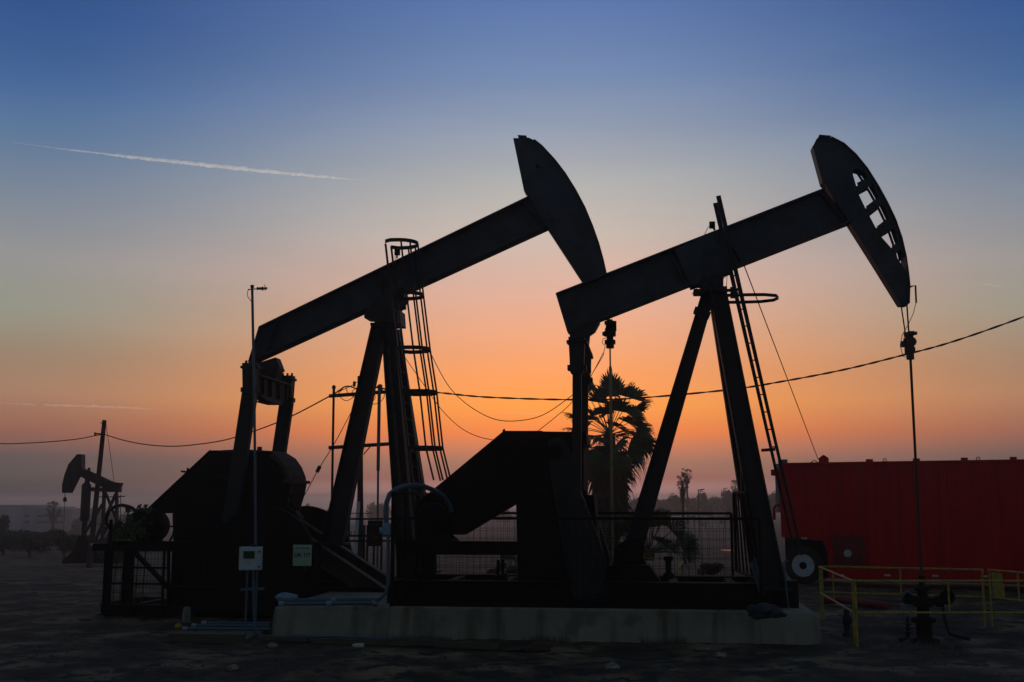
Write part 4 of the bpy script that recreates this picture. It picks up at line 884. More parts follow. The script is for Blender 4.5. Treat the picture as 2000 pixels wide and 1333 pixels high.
# yellow railing bits beyond the slab and pipes
a = atZ(1265, 1170, -.0); pA = atY(1247, 1090, 27); pB = atY(1305, 1093, 27); pC = atY(1320, 1115, 25); pD = atY(1334, 1097, 27)
T = world_thing('yellow_railing', (pC.x, 26, 0), 'short yellow railing seen low behind the near pumpjack, beside the young palm', 'railing', 'yellow railings round the far well')
m = MB(); m.tube([pA, pB], .016, 6); m.tube([pC, pD], .018, 6); m.build('top_rail', M['yellow'], T, world=True)
m = MB()
for p in (pC, pD, atY(1331, 1100, 26.6), pA): m.cyl(p, Vector((p.x, p.y, ground_z(p.x, p.y))), .018, 6)
m.build('post', M['yellow'], T, world=True)

# ================================================================ small air-balanced pumpjack at left
YC = 55.0; gz = ground_z(-20, YC, False)
bc = atY(190, 1100, YC); FCf = Frame(bc.x, YC, bc.z, 0)
T = thing('pumpjack', FCf, 'small distant pumpjack facing left with a balance cylinder, behind the leaning pole', 'pumpjack', 'oil pumpjacks'); q = FCf
m = MB(); m.plate(q.uz([(154, 888), (163, 888), (163, 915), (156, 927), (138, 963), (125, 963), (125, 948), (129, 930), (137, 908)]), -.25, .25); m.build('horsehead', M['steel'], T)
m = MB(); m.plate(q.uz([(158, 918), (163, 915), (222, 942), (239, 944), (233, 959), (214, 958), (156, 930)]), -.18, .18); m.box(q(174, 918), .1, .1, .2); m.build('walking_beam', M['steel'], T)
m = MB(); c = q(169, 948); b = q(167, 1014); m.lathe((c.x, 0, b.z), [(.18, 0), (.18, -.1), (.22, 0), (.22, c.z - b.z), (.12, c.z - b.z + .12)], 16); m.tube([q(170, 950), q(171, 930)], .12, 10); m.build('balance_cylinder', M['steel'], T)
m = MB(); m.cyl(q(166, 1014), q(163, 1060), .12, 10); m.build('cylinder_rod', M['steel'], T)
for x0, y0, x1_, y1_, w in ((204, 948, 199, 1092, .22), (228, 956, 226, 1092, .14), (226, 965, 176, 1080, .13), (200, 985, 160, 1052, .1), (206, 962, 227, 1015, .06), (209, 1030, 185, 1080, .12)):
    for v_ in (-.5, .5): m = MB(); m.bar(q(x0, y0, v_ * .6), q(x1_, y1_, v_), .12, w, (0, 1, 0)); m.build('post_leg', M['steel'], T)
m = MB(); m.bar(q(176, 956), q(236, 958), .3, .2); m.build('cross_frame', M['steel'], T)
for y_ in (971, 1024): m = MB(); m.bar(q(190, y_, -.5), q(236, y_, -.5), .05, .04); m.build('cross_brace', M['steel'], T)
m = MB(); m.plate(q.uz([(163, 1046), (176, 1046), (205, 1085), (238, 1087), (240, 1100), (130, 1100), (132, 1092), (150, 1078)]), -.6, .6); m.build('skid_base', M['black'], T)
m = MB()
a0, a1 = q(231, 966, .3), q(232, 1062, .3); b0, b1 = q(235.5, 966, .4), q(236, 1062, .4); m.bar(a0, a1, .025, .03); m.bar(b0, b1, .025, .03); ladder_rungs(m, a0, a1, b0, b1, .16, .012); m.bar(q(232, 970, .3), q(244, 970, .3), .08, .05)
m.build('ladder', M['steel'], T)
m = MB(); 
for v_ in (-.1, .1): m.tube([q(126.5, 955, v_), q(127, 972, v_)], .015, 5)
m.build('bridle_cable', M['cable'], T)
m = MB(); c = q(127, 971); m.lathe(c - Vector((0, 0, .2)), [(.03, -.03), (.09, 0), (.09, .1), (.04, .2)], 10); m.build('rod_clamp', M['black'], T)
m = MB(); m.cyl(q(126.5, 975), q(122, 1095), .012, 6); m.build('polished_rod', M['steel'], T)
m = MB(); m.plate(q.uz([(212, 1090), (216, 1062), (240, 1060), (250, 1092)]), -.4, .4); m.build('engine_housing', M['black'], T, bevel=.05)
# little far pumpjack
YD = 430.0; bd = atY(592, 1014, YD); FD = Frame(bd.x, YD, bd.z, 0); q = FD
T = thing('pumpjack', FD, 'tiny hazy pumpjack far off between the left pumpjack and its rear leg', 'pumpjack', 'oil pumpjacks')
m = MB(); m.plate(q.uz([(598, 985), (602, 983), (605, 988), (607, 998), (603, 999), (600, 993)]), -.4, .4); m.build('horsehead', M['steel'], T)
m = MB(); m.plate(q.uz([(577, 1002), (599, 986), (601, 990), (579, 1006)]), -.3, .3); m.build('walking_beam', M['steel'], T)
m = MB()
for a, b in (((590, 997), (586, 1016)), ((591, 997), (590, 1016)), ((592, 996), (595, 1016))): m.bar(q(*a), q(*b), .25, .25)
m.build('samson_post', M['steel'], T)
m = MB(); m.cyl(q(605, 999), q(605, 1014), .06, 6); m.build('polished_rod', M['steel'], T)

# ================================================================ vegetation
def fan_leaf(m, base, d, L, W, droop, seed, nl=16, up=Vector((0, 0, 1)), stalk=.5, ragged=.25):
    """one fan palm frond: a petiole and a pleated half disc of narrow blades"""
    rnd = random.Random(seed); d = d.normalized(); s_ = d.cross(up)
    if s_.length < .1: s_ = Vector((1, 0, 0))
    s_.normalize(); n_ = s_.cross(d).normalized(); ro = rnd.uniform(-1.0, 1.0); s_, n_ = s_ * math.cos(ro) + n_ * math.sin(ro), n_ * math.cos(ro) - s_ * math.sin(ro)
    hub = base + d * stalk + Vector((0, 0, -droop * .15))
    m.tube([base, base.lerp(hub, .5) + Vector((0, 0, .03)), hub], .018, 4, .012, caps=False)
    for i in range(nl):
        a = lerp(-1.35, 1.35, i / (nl - 1)) + rnd.uniform(-.05, .05); l = L * (.72 + .28 * math.cos(a * .9)) * rnd.uniform(1 - ragged, 1.05)
        bd = (d * math.cos(a) + s_ * math.sin(a)).normalized(); w = W * rnd.uniform(.8, 1.1)
        c = bd.cross(n_).normalized() * w / 2; fold = n_ * (.25 * w * (1 if i % 2 else -1))
        p1 = hub + bd * l * .52 + fold + Vector((0, 0, -droop * .12)); p2 = hub + bd * l * .82 + Vector((0, 0, -droop * .34 * l)); p3 = hub + bd * l * (1.0 - .1 * droop) + Vector((0, 0, -droop * l * rnd.uniform(.5, .9)))
        m.add([hub, p1 - c, p1 + c, p2 - c * .38, p2 + c * .38, p3], [[0, 1, 2], [1, 3, 4, 2], [3, 5, 4]])
    return m
def fan_palm(name, base, H, R0, label, nG=46, nD=70, skirt=1.6, detail=16, grp=None, seed=1, ax=0.0):
    rnd = random.Random(seed); fr = Frame(base.x, base.y, base.z); T = thing(name, fr, label, 'palm tree', grp)
    top = Vector((ax, 0, H)); m = MB(); m.tube([(0, 0, -.3), (ax * .3, 0, H * .4), (ax * .8, 0, H * .8), top], R0 * .16, 12, R0 * .11); m.build('trunk', M['trunk'], T)
    m = MB()
    for i in range(nG):
        t = (i + .5) / nG; el = lerp(R(84), R(-34), t ** .8) + rnd.uniform(-.12, .12); az = i * 2.39996 + rnd.uniform(-.25, .25)
        d = Vector((math.cos(el) * math.cos(az), math.cos(el) * math.sin(az), math.sin(el)))
        L = R0 * rnd.uniform(.38, .46); fan_leaf(m, top, d, L, .058 * R0, (.12 + .75 * t) * rnd.uniform(.7, 1.3), seed * 100 + i, detail, stalk=R0 * lerp(.95, .60, min(1, t * 1.6)) * rnd.uniform(.72, 1.05) * rnd.uniform(.85, 1.08), ragged=.15)
    m.build('crown', M['palm'], T)
    m = MB()
    for i in range(nD):
        t = (i + .5) / nD; az = i * 2.39996 + rnd.uniform(-.3, .3); el = lerp(R(-38), R(-80), min(1, t * 1.6)); z0 = -.15 * R0 - t * skirt * R0 * .55
        d = Vector((math.cos(el) * math.cos(az), math.cos(el) * math.sin(az), math.sin(el)))
        fan_leaf(m, top + Vector((0, 0, z0)), d, R0 * rnd.uniform(.45, .6), .06 * R0, .8, seed * 300 + i, max(7, detail - 6), stalk=R0 * .28, ragged=.45)
    m.build('dead_frond_skirt', M['dry'], T)
    m = MB()
    for i in range(nD):
        t = (i + .5) / nD; az = i * 2.39996; z0 = -R0 * (.15 + skirt * (.5 + .5 * t)); el = R(-76)
        d = Vector((math.cos(el) * math.cos(az), math.cos(el) * math.sin(az), math.sin(el))); fan_leaf(m, top + Vector((0, 0, z0 + .3)), d, R0 * .5, .07 * R0, .7, seed * 500 + i, max(6, detail - 8), stalk=.15 * R0, ragged=.5)
    m.build('old_frond_skirt', M['drygrey'], T)
    return T
Yp = 42.0; pb_ = atY(1197, 1000, Yp); gzp = ground_z(pb_.x, Yp, False); pc = atY(1188, 849, Yp)
fan_palm('palm_tree', Vector((pb_.x, Yp, gzp)), pc.z - gzp, 1.95, 'full fan palm with shaggy dead skirt behind the near pumpjack gearbox', 46, 95, 1.35, 22, seed=3, ax=-.1)
# spiky young fronds at the top
def young_palm(base, label, n=16, L=1.0, seed=5):
    fr = Frame(base.x, base.y, base.z); m = MB(); rnd = random.Random(seed)
    T = thing('young_palm', fr, label, 'palm tree')
    for i in range(n):
        az = i * 2.4; el = R(rnd.uniform(5, 70)); d = Vector((math.cos(el) * math.cos(az), math.cos(el) * math.sin(az) * .6, math.sin(el))); fan_leaf(m, Vector((0, 0, .1)), d, L * .62, .085, .45, seed * 77 + i, 18, stalk=L * .85, ragged=.1)
    m.build('frond_cluster', M['palm'], T); m = MB(); m.lathe((0, 0, -.1), [(.16, 0), (.2, .15), (.1, .35)], 10); m.build('stem_base', M['trunk'], T); return T
p = atY(1266, 1088, 33); young_palm(Vector((p.x, 33, p.z)), 'low young palm beside the base of the rear post leg', 30, 1.15)
p = atY(1000, 1125, 30); young_palm(Vector((p.x, 30, p.z)), 'small young palm low behind the pedestal', 9, .5, 8)
def far_palm(px, ytop, ybase, Y, R0, label, seed, skirt=1.6):
    top = atY(px, ytop, Y); b = atY(px, ybase, Y); return fan_palm('palm_tree', Vector((b.x, Y, b.z)), top.z - b.z, R0, label, 30, 60, skirt, 11, 'distant fan palms', seed)
far_palm(1335, 942, 1040, 88, .66, 'distant palm with a thick dead skirt, right of the near pumpjack rear leg', 11, 2.0)
far_palm(1343.5, 928, 1020, 210, 1.3, 'thin distant palm rising just behind the thick skirted palm', 12, .5)
far_palm(1437, 950, 1000, 260, 1.5, 'small distant palm above the leaning guard panel', 13, .7)
far_palm(102, 997, 1045, 190, 1.5, 'distant palm in front of the grey building at far left', 14, .5)

def leafy(m, c, rx, ry, rz, n, s_, seed):
    rnd = random.Random(seed); c = Vector(c)
    lobes = [(Vector((rnd.uniform(-.6, .6) * rx, rnd.uniform(-.6, .6) * ry, rnd.uniform(-.45, .6) * rz)), rnd.uniform(.35, .62)) for _ in range(9)]
    for i in range(n):
        lc, lr = lobes[i % 9]; d = Vector((rnd.gauss(0, 1), rnd.gauss(0, 1), rnd.gauss(0, 1))).normalized(); r = lr * rnd.uniform(.35, 1.0) ** .5
        p = c + lc + Vector((d.x * rx, d.y * ry, d.z * rz)) * r
        a = Vector((rnd.gauss(0, 1), rnd.gauss(0, 1), rnd.gauss(0, 1))).normalized(); b = a.cross(d + Vector((.01, .3, 0))).normalized(); k = s_ * rnd.uniform(.6, 1.3)
        m.add([p - a * k, p + b * k * .5, p + a * k, p - b * k * .5], [[0, 1, 2, 3]])
    return m
def make_tree(w, h, n, s_, seed, trunk_h=.35, mt='leaf'):
    T = bpy.data.objects.new('tree', None); C.objects.link(T)
    m = MB(); m.tube([(0, 0, -.5), (.05 * w, 0, h * trunk_h * .6), (0, 0, h * (trunk_h + .25))], w * .05, 8, w * .025)
    for i in range(5): a = i * 1.3; m.tube([(0, 0, h * trunk_h), (.2 * w * math.cos(a), .2 * w * math.sin(a), h * .6)], w * .02, 5, w * .008)
    m.build('trunk', M['trunk'], T)
    m = MB(); leafy(m, (0, 0, h * (.5 + trunk_h / 2)), w / 2, w / 2, h * (1 - trunk_h) / 2, n, s_, seed); m.build('crown', M[mt], T); return T
protos = [make_tree(7, 7, 1500, .38, 21, .2), make_tree(9, 6, 1700, .42, 22, .15), make_tree(4, 9, 1100, .32, 23, .12)]
used = [False] * 3
def place_tree(k, px, ytop, Y, wpx, label, grp='distant trees'):
    x = (px - CX) / F * Y; g_ = ground_z(x, Y, False); top = atY(px, ytop, Y).z
    o = protos[k] if not used[k] else copy_tree(protos[k]); used[k] = True
    hh = (7, 6, 9)[k]; ww = (7, 9, 4)[k]; o.location = (x, Y, g_); o.scale = (wpx / F * Y / ww, wpx / F * Y / ww, (top - g_) / hh); o.rotation_euler.z = px * .37
    o['label'] = label; o['category'] = 'tree'; o['group'] = grp
side = 'distant hazy tree '
treelist = [(1, 1262, 973, 300, 70, 'broad low hazy tree just right of the rear post leg'), (1, 1305, 975, 310, 60, 'flat topped hazy tree left of the skirted palm'), (0, 1322, 967, 270, 36, 'rounded hazy tree touching the skirted palm on its left'),
 (1, 1352, 972, 290, 40, 'low hazy tree touching the skirted palm on its right'), (0, 1374, 962, 280, 30, 'pointed hazy tree between the skirted palm and the leaning panel'), (1, 1398, 972, 300, 44, 'wide low hazy tree left of the leaning panel'), (0, 1424, 957, 250, 36, 'tall hazy tree touching the leaning panel'),
 (1, 1462, 960, 260, 46, 'broad hazy tree behind the leaning panel'), (0, 1500, 962, 270, 30, 'hazy tree half hidden by the near front leg'), (1, 1226, 980, 320, 44, 'faint hazy tree left of the rear post leg'), (2, 727, 975, 330, 16, 'pointed conifer seen right of the central pole'),
 (1, 745, 985, 330, 40, 'low tree right of the pointed conifer'), (0, 676, 988, 330, 26, 'small hazy tree left of the central pole'), (1, 640, 996, 380, 60, 'low hazy tree clump right of the tiny pumpjack'), (1, 1060, 985, 340, 60, 'hazy tree behind the near pumpjack pedestal'), (0, 985, 992, 350, 40, 'hazy tree seen under the belt guard'),
 (1, 210, 1000, 280, 50, 'hazy tree behind the small pumpjack legs'), (1, 262, 1005, 280, 44, 'hazy tree left of the left pumpjack motor'), (0, 160, 1010, 240, 40, 'hazy tree right of the grey building')]
for k, px, yt, Y, w, lb in treelist: place_tree(k, px, yt, Y, w, lb)
for k, px, yt, Y, w, lb in [(0, 14, 1002, 110, 44, 'tall dark tree before the left end of the grey building'), (1, 45, 1036, 100, 70, 'wide dark bush below the grey building, left of the distant palm'), (1, 98, 1038, 92, 64, 'bushy tree below the distant palm at left'), (0, 135, 1034, 88, 44, 'rounded bush behind the small pumpjack rod'), (1, 20, 1048, 80, 70, 'lowest dark bush at the left frame edge'), (1, 72, 1047, 76, 76, 'dark bush spreading along the clearing edge at left'), (1, 140, 1045, 74, 60, 'dark bush just left of the small pumpjack'), (1, 240, 1050, 78, 80, 'dark bush behind the small pumpjack engine'), (1, -30, 1036, 90, 60, 'dark bush partly cut by the left frame edge')]:
    place_tree(k, px, yt, Y, w, lb, 'bushes round the clearing')
for k, px, yt, Y, w, lb in [(1, 1478, 1062, 42, 60, 'shrub low behind the leaning panel'), (1, 1385, 1100, 34, 50, 'small dry shrub between the near post legs')]: place_tree(k, px, yt, Y, w, lb, 'shrubs behind the near pumpjack')
# vine on the left motor
m = MB(); rnd = random.Random(4)
for i in range(420):
    t = rnd.random(); p = FA(lerp(214, 300, t) + rnd.gauss(0, 5), 1048 - 14 * math.sin(t * 3) + rnd.gauss(0, 8), rnd.uniform(-.6, .5))
    if t > .80: p = FA(285 + 36 * math.cos(rnd.uniform(1.2, 4.2)) + rnd.gauss(0, 2), 1028 - 36 * math.sin(rnd.uniform(.2, 3.3)) + rnd.gauss(0, 2), rnd.uniform(-.5, .4))
    a = Vector((rnd.gauss(0, 1), rnd.gauss(0, 1), rnd.gauss(0, 1))).normalized(); b = a.cross(Vector((0, 1, .2))).normalized(); k = rnd.uniform(.03, .09)
    m.add([p - a * k, p + b * k * .5, p + a * k, p - b * k * .5], [[0, 1, 2, 3]])
wa = Matrix.Translation(FA.o) @ Matrix.Rotation(FA.yaw, 4, 'Z'); m.v = [wa @ p for p in m.v]
for i in range(5):
    p = wa @ FA(225 + i * 14, 1060, -.3); m.tube([Vector((p.x, p.y, 0)), p + Vector((.05, 0, -.2)), p + Vector((.1, 0, .2))], .012, 4)
p = wa @ FA(255, 1050, 0); m.build('climbing_vine', M['vine'], frame=Frame(p.x, p.y, 0), world=True, label='leafy green vine growing over the left pumpjack motor', cat='vine')
# dry weeds: uncountable
m = MB(); rnd = random.Random(12)
for i in range(5200):
    if i < 2600: x = rnd.uniform(-2.2, 4.6); y = atZ(1000 + x * 110, 1252 + x * .9).y + rnd.uniform(-.15, .12)
    else: x = rnd.uniform(5.2, 11); y = rnd.uniform(17, 18.3) + rnd.gauss(0, .2)
    if noise.noise(Vector((x * .9, y, 2))) < .02 : continue
    z = ground_z(x, y) - .01; h = rnd.uniform(.04, .16); a = rnd.uniform(0, 6.28); w = .006; dx, dy = math.cos(a) * h * .6, math.sin(a) * h * .6
    m.add([(x - w, y, z), (x + w, y, z), (x + dx, y + dy, z + h)], [[0, 1, 2]])
m.build('dry_weeds', M['drygrey'], kind='stuff')
m = MB()
for i in range(3800):
    y = 10.6 + 3.4 * rnd.random() ** 2.2 if i < 2900 else rnd.uniform(12, 19); x = rnd.uniform(-.52, .52) * y; s_ = rnd.uniform(.006, .026) * (1.0 if i < 2900 else 1.3)
    if y > 17 and 0 < (x + 4) < 8.6: continue
    z = ground_z(x, y); a = [rnd.uniform(.6, 1.2) for _ in range(6)]
    m.add([(x - s_ * a[0], y, z), (x, y - s_ * a[1], z), (x + s_ * a[2], y, z), (x, y + s_ * a[3], z), (x, y, z + s_ * a[4])], [[0, 1, 4], [1, 2, 4], [2, 3, 4], [3, 0, 4]])
m.build('gravel', M['gravel'], kind='stuff')

# ================================================================ far buildings, road, water
Yb = 300.0
def slab_building(x0, x1_, yt, name, label, Y=Yb, depth=30, mt='wallA', bands=((1006, 1010), (1018, 1022)), yb=1048, side=None, nwin=8):
    a = atY(x0, yt, Y); b = atY(x1_, yb, Y); g_ = ground_z(a.x, Y, False); fr = Frame(a.x, Y, g_); T = thing(name, fr, label, 'building'); W = b.x - a.x; H = a.z - g_
    m = MB(); m.box((W / 2, depth / 2, H / 2 - .5), W, depth, H + 1); m.build('wall', M[mt], T)
    m = MB(); m.box((W / 2, depth / 2, H + .2), W + .6, depth + .6, .4); m.build('roof', M['wallB'], T)
    for y0, y1_ in bands:
        z0 = atY(x0, y1_, Y).z - g_; z1 = atY(x0, y0, Y).z - g_
        for i in range(nwin):
            u0 = W * (i + .08) / nwin; u1 = W * (i + .92) / nwin
            m = MB(); m.box(((u0 + u1) / 2, -.03, (z0 + z1) / 2), u1 - u0, .1, z1 - z0); m.build('window', M['glass'], T)
    return T
slab_building(-60, 12, 990, 'office_building', 'grey flat roofed building cut by the left frame edge', nwin=6, Y=290)
slab_building(12, 56, 994, 'office_building', 'grey flat roofed building block second from the left edge', nwin=5)
slab_building(56, 124, 997, 'office_building', 'long grey flat roofed building behind the distant left palm', Y=305, nwin=8)
slab_building(124, 138, 999, 'office_building', 'paler end block of the grey buildings, right of the palm', Y=297, mt='wallB', bands=(), depth=20)
for px, yt, w, Y, lb in ((1330, 1022, 26, 240, 'small pale shed behind the front fence, below the skirted palm'), (1375, 1024, 18, 230, 'small white shed right of the skirted palm trunk'), (1412, 1000, 22, 250, 'pale low house left of the leaning panel'), (1488, 1004, 24, 220, 'pale house between the leaning panel and the near front leg'), (1492, 1040, 14, 120, 'small white hut low beside the near front leg'), (690, 1020, 20, 260, 'pale shed beside the central pole foot')):
    a = atY(px - w / 2, yt, Y); b = atY(px + w / 2, yt, Y); g_ = ground_z(a.x, Y, False); W = b.x - a.x; H = max(2.0, a.z - g_ - .8); fr = Frame(a.x, Y, g_)
    T = thing('shed', fr, lb, 'shed', 'pale sheds in the distance'); m = MB(); m.box((W / 2, 2.5, H / 2 - .3), W, 5, H + .6); m.build('wall', M['wallB'], T)
    m = MB(); m.add([(-.3, -.3, H), (W + .3, -.3, H), (W + .3, 5.3, H), (-.3, 5.3, H), (-.3, 2.5, H + .8), (W + .3, 2.5, H + .8)], [[0, 1, 5, 4], [3, 4, 5, 2], [0, 4, 3], [1, 2, 5], [0, 3, 2, 1]]); m.build('roof', M['wallA'], T)
    m = MB(); m.box((W * .3, -.03, H * .55), W * .2, .1, H * .3); m.build('window', M['glass'], T); m = MB(); m.box((W * .65, -.03, H * .4), W * .16, .1, H * .7); m.build('door', M['glass'], T)
for px, yt, Y, lb in ((1272, 970, 180, 'thin distant street lamp beside the rear post leg'), (1364, 958, 170, 'thin distant street lamp right of the skirted palm')):
    t_ = atY(px, yt, Y); g_ = ground_z(t_.x, Y, False); fr = Frame(t_.x, Y, g_); T = thing('street_lamp', fr, lb, 'street lamp', 'distant street lamps'); H = t_.z - g_
    m = MB(); m.tube([(0, 0, 0), (0, 0, H)], .12, 8, .07); m.build('lamp_post', M['steel'], T); m = MB(); m.bar((-.1, 0, H), (.9, 0, H + .15), .3, .16); m.build('lamp_head', M['steel'], T)
# puddles on the lower track
wm = mat('puddle_water', (.02, .02, .022), .06, spec=.8)
for i, (px, py, rx, ry) in enumerate(((1422, 1076, 13, 1.0), (1345, 1068, 16, .35))):
    d = ray(px, py); t = 20.0
    while (CAM + d * t).z > ground_z((CAM + d * t).x, (CAM + d * t).y, True) and t < 400: t += .3
    c = CAM + d * t; rw = rx / F * c.y; rh = ry / F * c.y / ((EYE - c.z) / c.y); m = MB(); n = 22
    pts = []
    zmax = c.z
    for k in range(n):
        a = 2 * math.pi * k / n; s_ = 1 + .3 * noise.noise(Vector((k * .7, i * 5, 0))); x = rw * math.cos(a) * s_; y = rh * math.sin(a) * s_; pts.append((x, y)); zmax = max(zmax, ground_z(c.x + x, c.y + y))
    m.add([(x, y, 0) for x, y in pts], [list(range(n))]); o = m.build('water', wm, frame=Frame(c.x, c.y, zmax + .02), kind='structure')

# ================================================================ sky: contrail, haze, world, sun
def volume_mat(name, dens, col, an=.3):
    m = bpy.data.materials.new(name); m.use_nodes = True; nt = m.node_tree; nt.nodes.remove(nt.nodes['Principled BSDF'])
    v_ = nt.nodes.new('ShaderNodeVolumePrincipled'); v_.inputs['Density'].default_value = dens; v_.inputs['Color'].default_value = (*col, 1); v_.inputs['Anisotropy'].default_value = an
    nt.links.new(v_.outputs[0], nt.nodes['Material Output'].inputs['Volume']); return m
SUN_AZ = R(2.2); SUN_EL = R(-12.0)
def contrail(pts, Y, wpx, label, seed, dens, n=260, name='contrail', cat='contrail', flat=1.0):
    rnd = random.Random(seed); m = MB(); P_ = curve_pts([atY(x, y, Y) for x, y in pts], 40); N_ = len(P_); W = wpx / F * Y
    for i in range(n):
        t = i / (n - 1); p = P_[int(t * (N_ - 1))]; env = (sstep(0, .6, t) * .85 + .15) * sstep(1.02, .8, t); env = max(.12, env)
        if noise.noise(Vector((t * 9, seed, 0))) < -.5: continue
        s_ = W * env * rnd.uniform(.75, 1.1) * (1 + .35 * noise.noise(Vector((t * 14, 0, seed))))
        m.blob(p + Vector((0, 0, rnd.gauss(0, .10) * W * env)), max(s_ * 1.3, (P_[-1] - P_[0]).length / n * .62), s_, s_ * .55 * flat, i, .5, 10, 6)
    o = P_[0]; return m.build(name, volume_mat(name + '_vapour', dens, (1, 1, 1), .2), frame=Frame(o.x, o.y, o.z), world=True, label=label, cat=cat)
contrail([(20, 278), (120, 291), (260, 307.5), (400, 322), (550, 338), (745, 356)], 6000, 6, 'thin white contrail sloping across the blue sky at upper left', 3, .032)
contrail([(1895, 552), (1925, 556), (1968, 561)], 7000, 1.6, 'short faint contrail fragment near the right edge of the sky', 5, .03, 26)
contrail([(-60, 786), (60, 790), (180, 794), (330, 800)], 12000, 6, 'faint thin streak of cloud low in the sky at the left edge', 8, .004, 60, 'cloud_streak', 'cloud', .7)
contrail([(930, 812), (980, 806), (1040, 808), (1090, 812)], 12000, 5, 'faint bright streak of cloud low over the sunset glow', 9, .004, 30, 'cloud_streak', 'cloud', .6)

m = MB(); m.box((0, 1150, -5.0), 3700, 3000, 36)
bb = m.build('haze', volume_mat('haze_air', .0012, (.95, .91, .89), .7), kind='stuff')

w = bpy.data.worlds.new('World'); sc.world = w; w.use_nodes = True
nt = w.node_tree; N = nt.nodes; L = nt.links; bg = N['Background']; bg.inputs['Strength'].default_value = 1.0
def dz(px, py): d = ray(px, py).normalized(); return d.z
# (column, row of the view direction, colour there): sky colours along the glow and towards its sides
CEN = [(1050, 2, (93, 122, 171)), (1000, 150, (119, 140, 177)), (1200, 250, (147, 157, 176)), (1300, 350, (173, 173, 174)), (1250, 450, (196, 182, 172)), (1300, 420, (185, 176, 180))][:5] + [(1000, 560, (223, 178, 158)), (1000, 650, (242, 171, 131)), (1000, 735, (254, 163, 100)), (1000, 795, (255, 160, 80)), (1350, 845, (234, 134, 82)), (1350, 872, (198, 124, 92)), (1350, 905, (163, 116, 98)), (1370, 935, (153, 109, 100)), (1390, 962, (138, 107, 104))]
EDG = [(30, 2, (52, 85, 137)), (30, 150, (71, 104, 152)), (30, 250, (94, 120, 154)), (30, 400, (131, 139, 151)), (30, 500, (149, 148, 146)), (30, 600, (150, 148, 134)), (30, 690, (156, 133, 112)), (30, 765, (166, 127, 103)), (30, 830, (150, 105, 88)), (30, 858, (136, 98, 88)), (30, 890, (106, 89, 87)), (30, 930, (94, 84, 82)), (30, 980, (78, 76, 80))]
GC = [(0.988, 0.969, 1.036), (1.011, 1.017, 1.015), (1.044, 1.04, 1.041), (1.106, 1.091, 1.051), (1.095, 1.088, 1.075), (1.081, 1.069, 1.073), (1.078, 1.067, 1.052), (1.129, 1.095, 1.006), (1.191, 1.149, 0.894), (1.338, 1.194, 0.781), (1.438, 1.294, 1.091), (1.4, 1.32, 1.162), (1.631, 1.263, 1.127), (3.82, 3.246, 3.037)]
GE = [(1.001, 1.018, 1.078), (0.951, 0.994, 1.015), (1.007, 1.038, 1.044), (1.017, 1.028, 1.03), (1.04, 1.037, 1.042), (1.041, 1.061, 1.047), (1.067, 1.068, 1.036), (1.111, 1.073, 1.029), (1.154, 1.081, 1.016), (1.151, 1.055, 0.993), (1.013, 1.036, 1.051), (1.029, 1.056, 0.898), (0.007, 0.056, 0.122)]

SC = .5
tc = N.new('ShaderNodeTexCoord'); sx = N.new('ShaderNodeSeparateXYZ'); L.new(tc.outputs['Generated'], sx.inputs[0])
def mth(op, a, b=None, c=None):
    n = N.new('ShaderNodeMath'); n.operation = op
    for i, v_ in enumerate((a, b, c)):
        if v_ is None: continue
        if isinstance(v_, (int, float)): n.inputs[i].default_value = v_
        else: L.new(v_, n.inputs[i])
    return n.outputs[0]
zpos = mth('MULTIPLY', sx.outputs['Z'], 1 / SC)
def sky_ramp(stops, px, zen):
    r = N.new('ShaderNodeValToRGB'); e = r.color_ramp.elements; L.new(zpos, r.inputs[0])
    S_ = sorted([(max(0, dz(x, y) / SC), tuple(a * b for a, b in zip(srgb(c), g_))) for (x, y, c), g_ in zip(stops, px)]); e[0].position, e[0].color = S_[0][0], (*S_[0][1], 1)
    e[1].position, e[1].color = 1.0, (*zen, 1)
    for p, c in S_[1:]: k = e.new(p); k.color = (*c, 1)
    r.color_ramp.interpolation = 'B_SPLINE' if False else 'LINEAR'; return r.outputs[0]
rc = sky_ramp(CEN, GC, srgb((62, 96, 152))); re_ = sky_ramp(EDG, GE, srgb((40, 68, 122)))
rb = N.new('ShaderNodeValToRGB'); L.new(zpos, rb.inputs[0]); e = rb.color_ramp.elements
e[0].color = (.092, .096, .092, 1); e[1].color = (.055, .082, .108, 1); k = e.new(.35); k.color = (.098, .112, .114, 1)
hl = mth('SQRT', mth('ADD', mth('MULTIPLY', sx.outputs['X'], sx.outputs['X']), mth('MULTIPLY', sx.outputs['Y'], sx.outputs['Y'])))
ca = mth('DIVIDE', mth('ADD', mth('MULTIPLY', sx.outputs['X'], math.sin(SUN_AZ)), mth('MULTIPLY', sx.outputs['Y'], math.cos(SUN_AZ))), mth('MAXIMUM', hl, .001))
az = mth('ARCCOSINE', mth('MINIMUM', mth('MAXIMUM', ca, -1.0), 1.0))
def mr(src, a, b, typ='SMOOTHSTEP'):
    n = N.new('ShaderNodeMapRange'); n.interpolation_type = typ; L.new(src, n.inputs['Value']); n.inputs['From Min'].default_value = a; n.inputs['From Max'].default_value = b; return n.outputs[0]
def mix(f, a, b):
    n = N.new('ShaderNodeMix'); n.data_type = 'RGBA'; L.new(f, n.inputs[0]); L.new(a, n.inputs[6]); L.new(b, n.inputs[7]); return n.outputs[2]
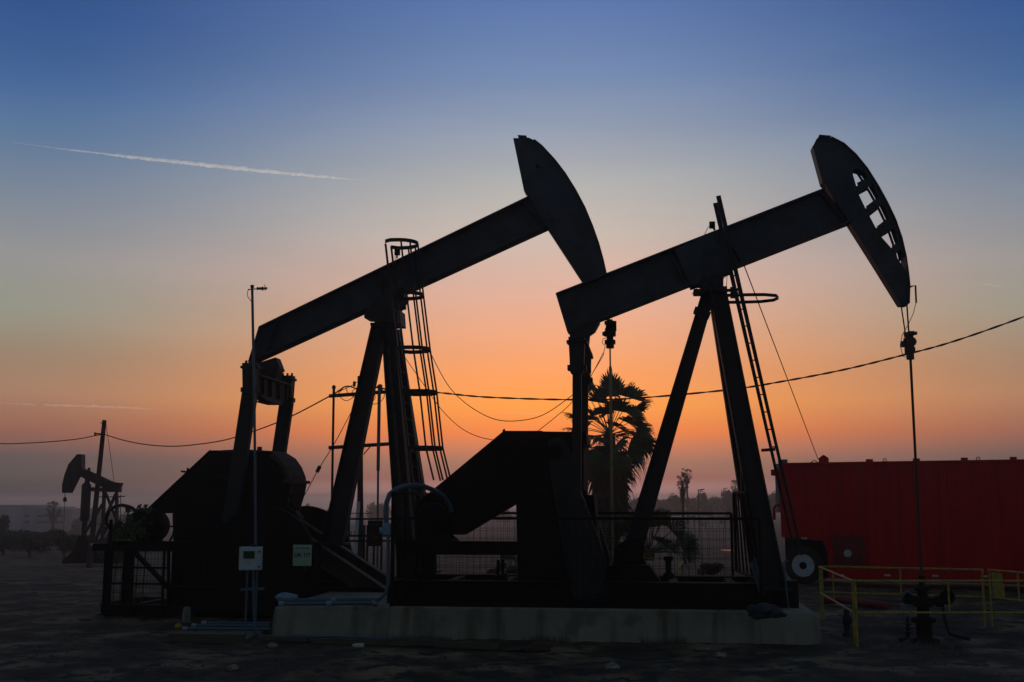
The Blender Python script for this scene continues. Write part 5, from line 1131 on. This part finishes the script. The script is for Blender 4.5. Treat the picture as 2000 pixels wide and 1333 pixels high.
f1 = mr(az, R(0), R(27), 'SMOOTHSTEP'); f2 = mr(az, R(26), R(80))
col = mix(f2, mix(f1, rc, re_), rb.outputs[0])
zen = N.new('ShaderNodeRGB'); zen.outputs[0].default_value = (.042, .064, .088, 1)
col = mix(mr(sx.outputs['Z'], .46, .75), col, zen.outputs[0])
# faint mottling of the air so that the gradient is not mathematically clean
mpn = N.new('ShaderNodeMapping'); mpn.inputs['Scale'].default_value = (2.2, 2.2, 16); L.new(tc.outputs['Generated'], mpn.inputs[0])
nn = N.new('ShaderNodeTexNoise'); nn.inputs['Scale'].default_value = 1.6; nn.inputs['Detail'].default_value = 5; L.new(mpn.outputs[0], nn.inputs['Vector'])
hz_ = N.new('ShaderNodeMapRange'); L.new(nn.outputs['Fac'], hz_.inputs['Value']); hz_.inputs['From Min'].default_value = .3; hz_.inputs['From Max'].default_value = .7; hz_.inputs['To Min'].default_value = .97; hz_.inputs['To Max'].default_value = 1.03
L.new(hz_.outputs[0], bg.inputs['Strength']); L.new(col, bg.inputs['Color'])

sd = bpy.data.lights.new('sun', 'SUN'); sd.energy = 4.5; sd.color = (1, .88, .74); sd.angle = R(.5)
so = bpy.data.objects.new('sun', sd); C.objects.link(so)
dirv = Vector((math.sin(SUN_AZ) * math.cos(SUN_EL), math.cos(SUN_AZ) * math.cos(SUN_EL), math.sin(SUN_EL)))
so.rotation_euler = dirv.to_track_quat('Z', 'Y').to_euler(); so.location = (0, 60, 20)

cam = bpy.data.cameras.new('camera'); co = bpy.data.objects.new('camera', cam); C.objects.link(co); sc.camera = co
co.location = CAM; co.rotation_euler = (R(90) + P, 0, 0); cam.sensor_width = 36; cam.lens = 36 * F / 2000; cam.clip_end = 60000; cam.clip_start = .1
vs = sc.view_settings; vs.view_transform = 'Standard'; vs.look = 'None'; vs.exposure = 0; vs.gamma = 1
sc.cycles.use_denoising = True; sc.cycles.max_bounces = 6; sc.cycles.volume_bounces = 2; sc.cycles.transparent_max_bounces = 32
sc.cycles.sample_clamp_indirect = 4
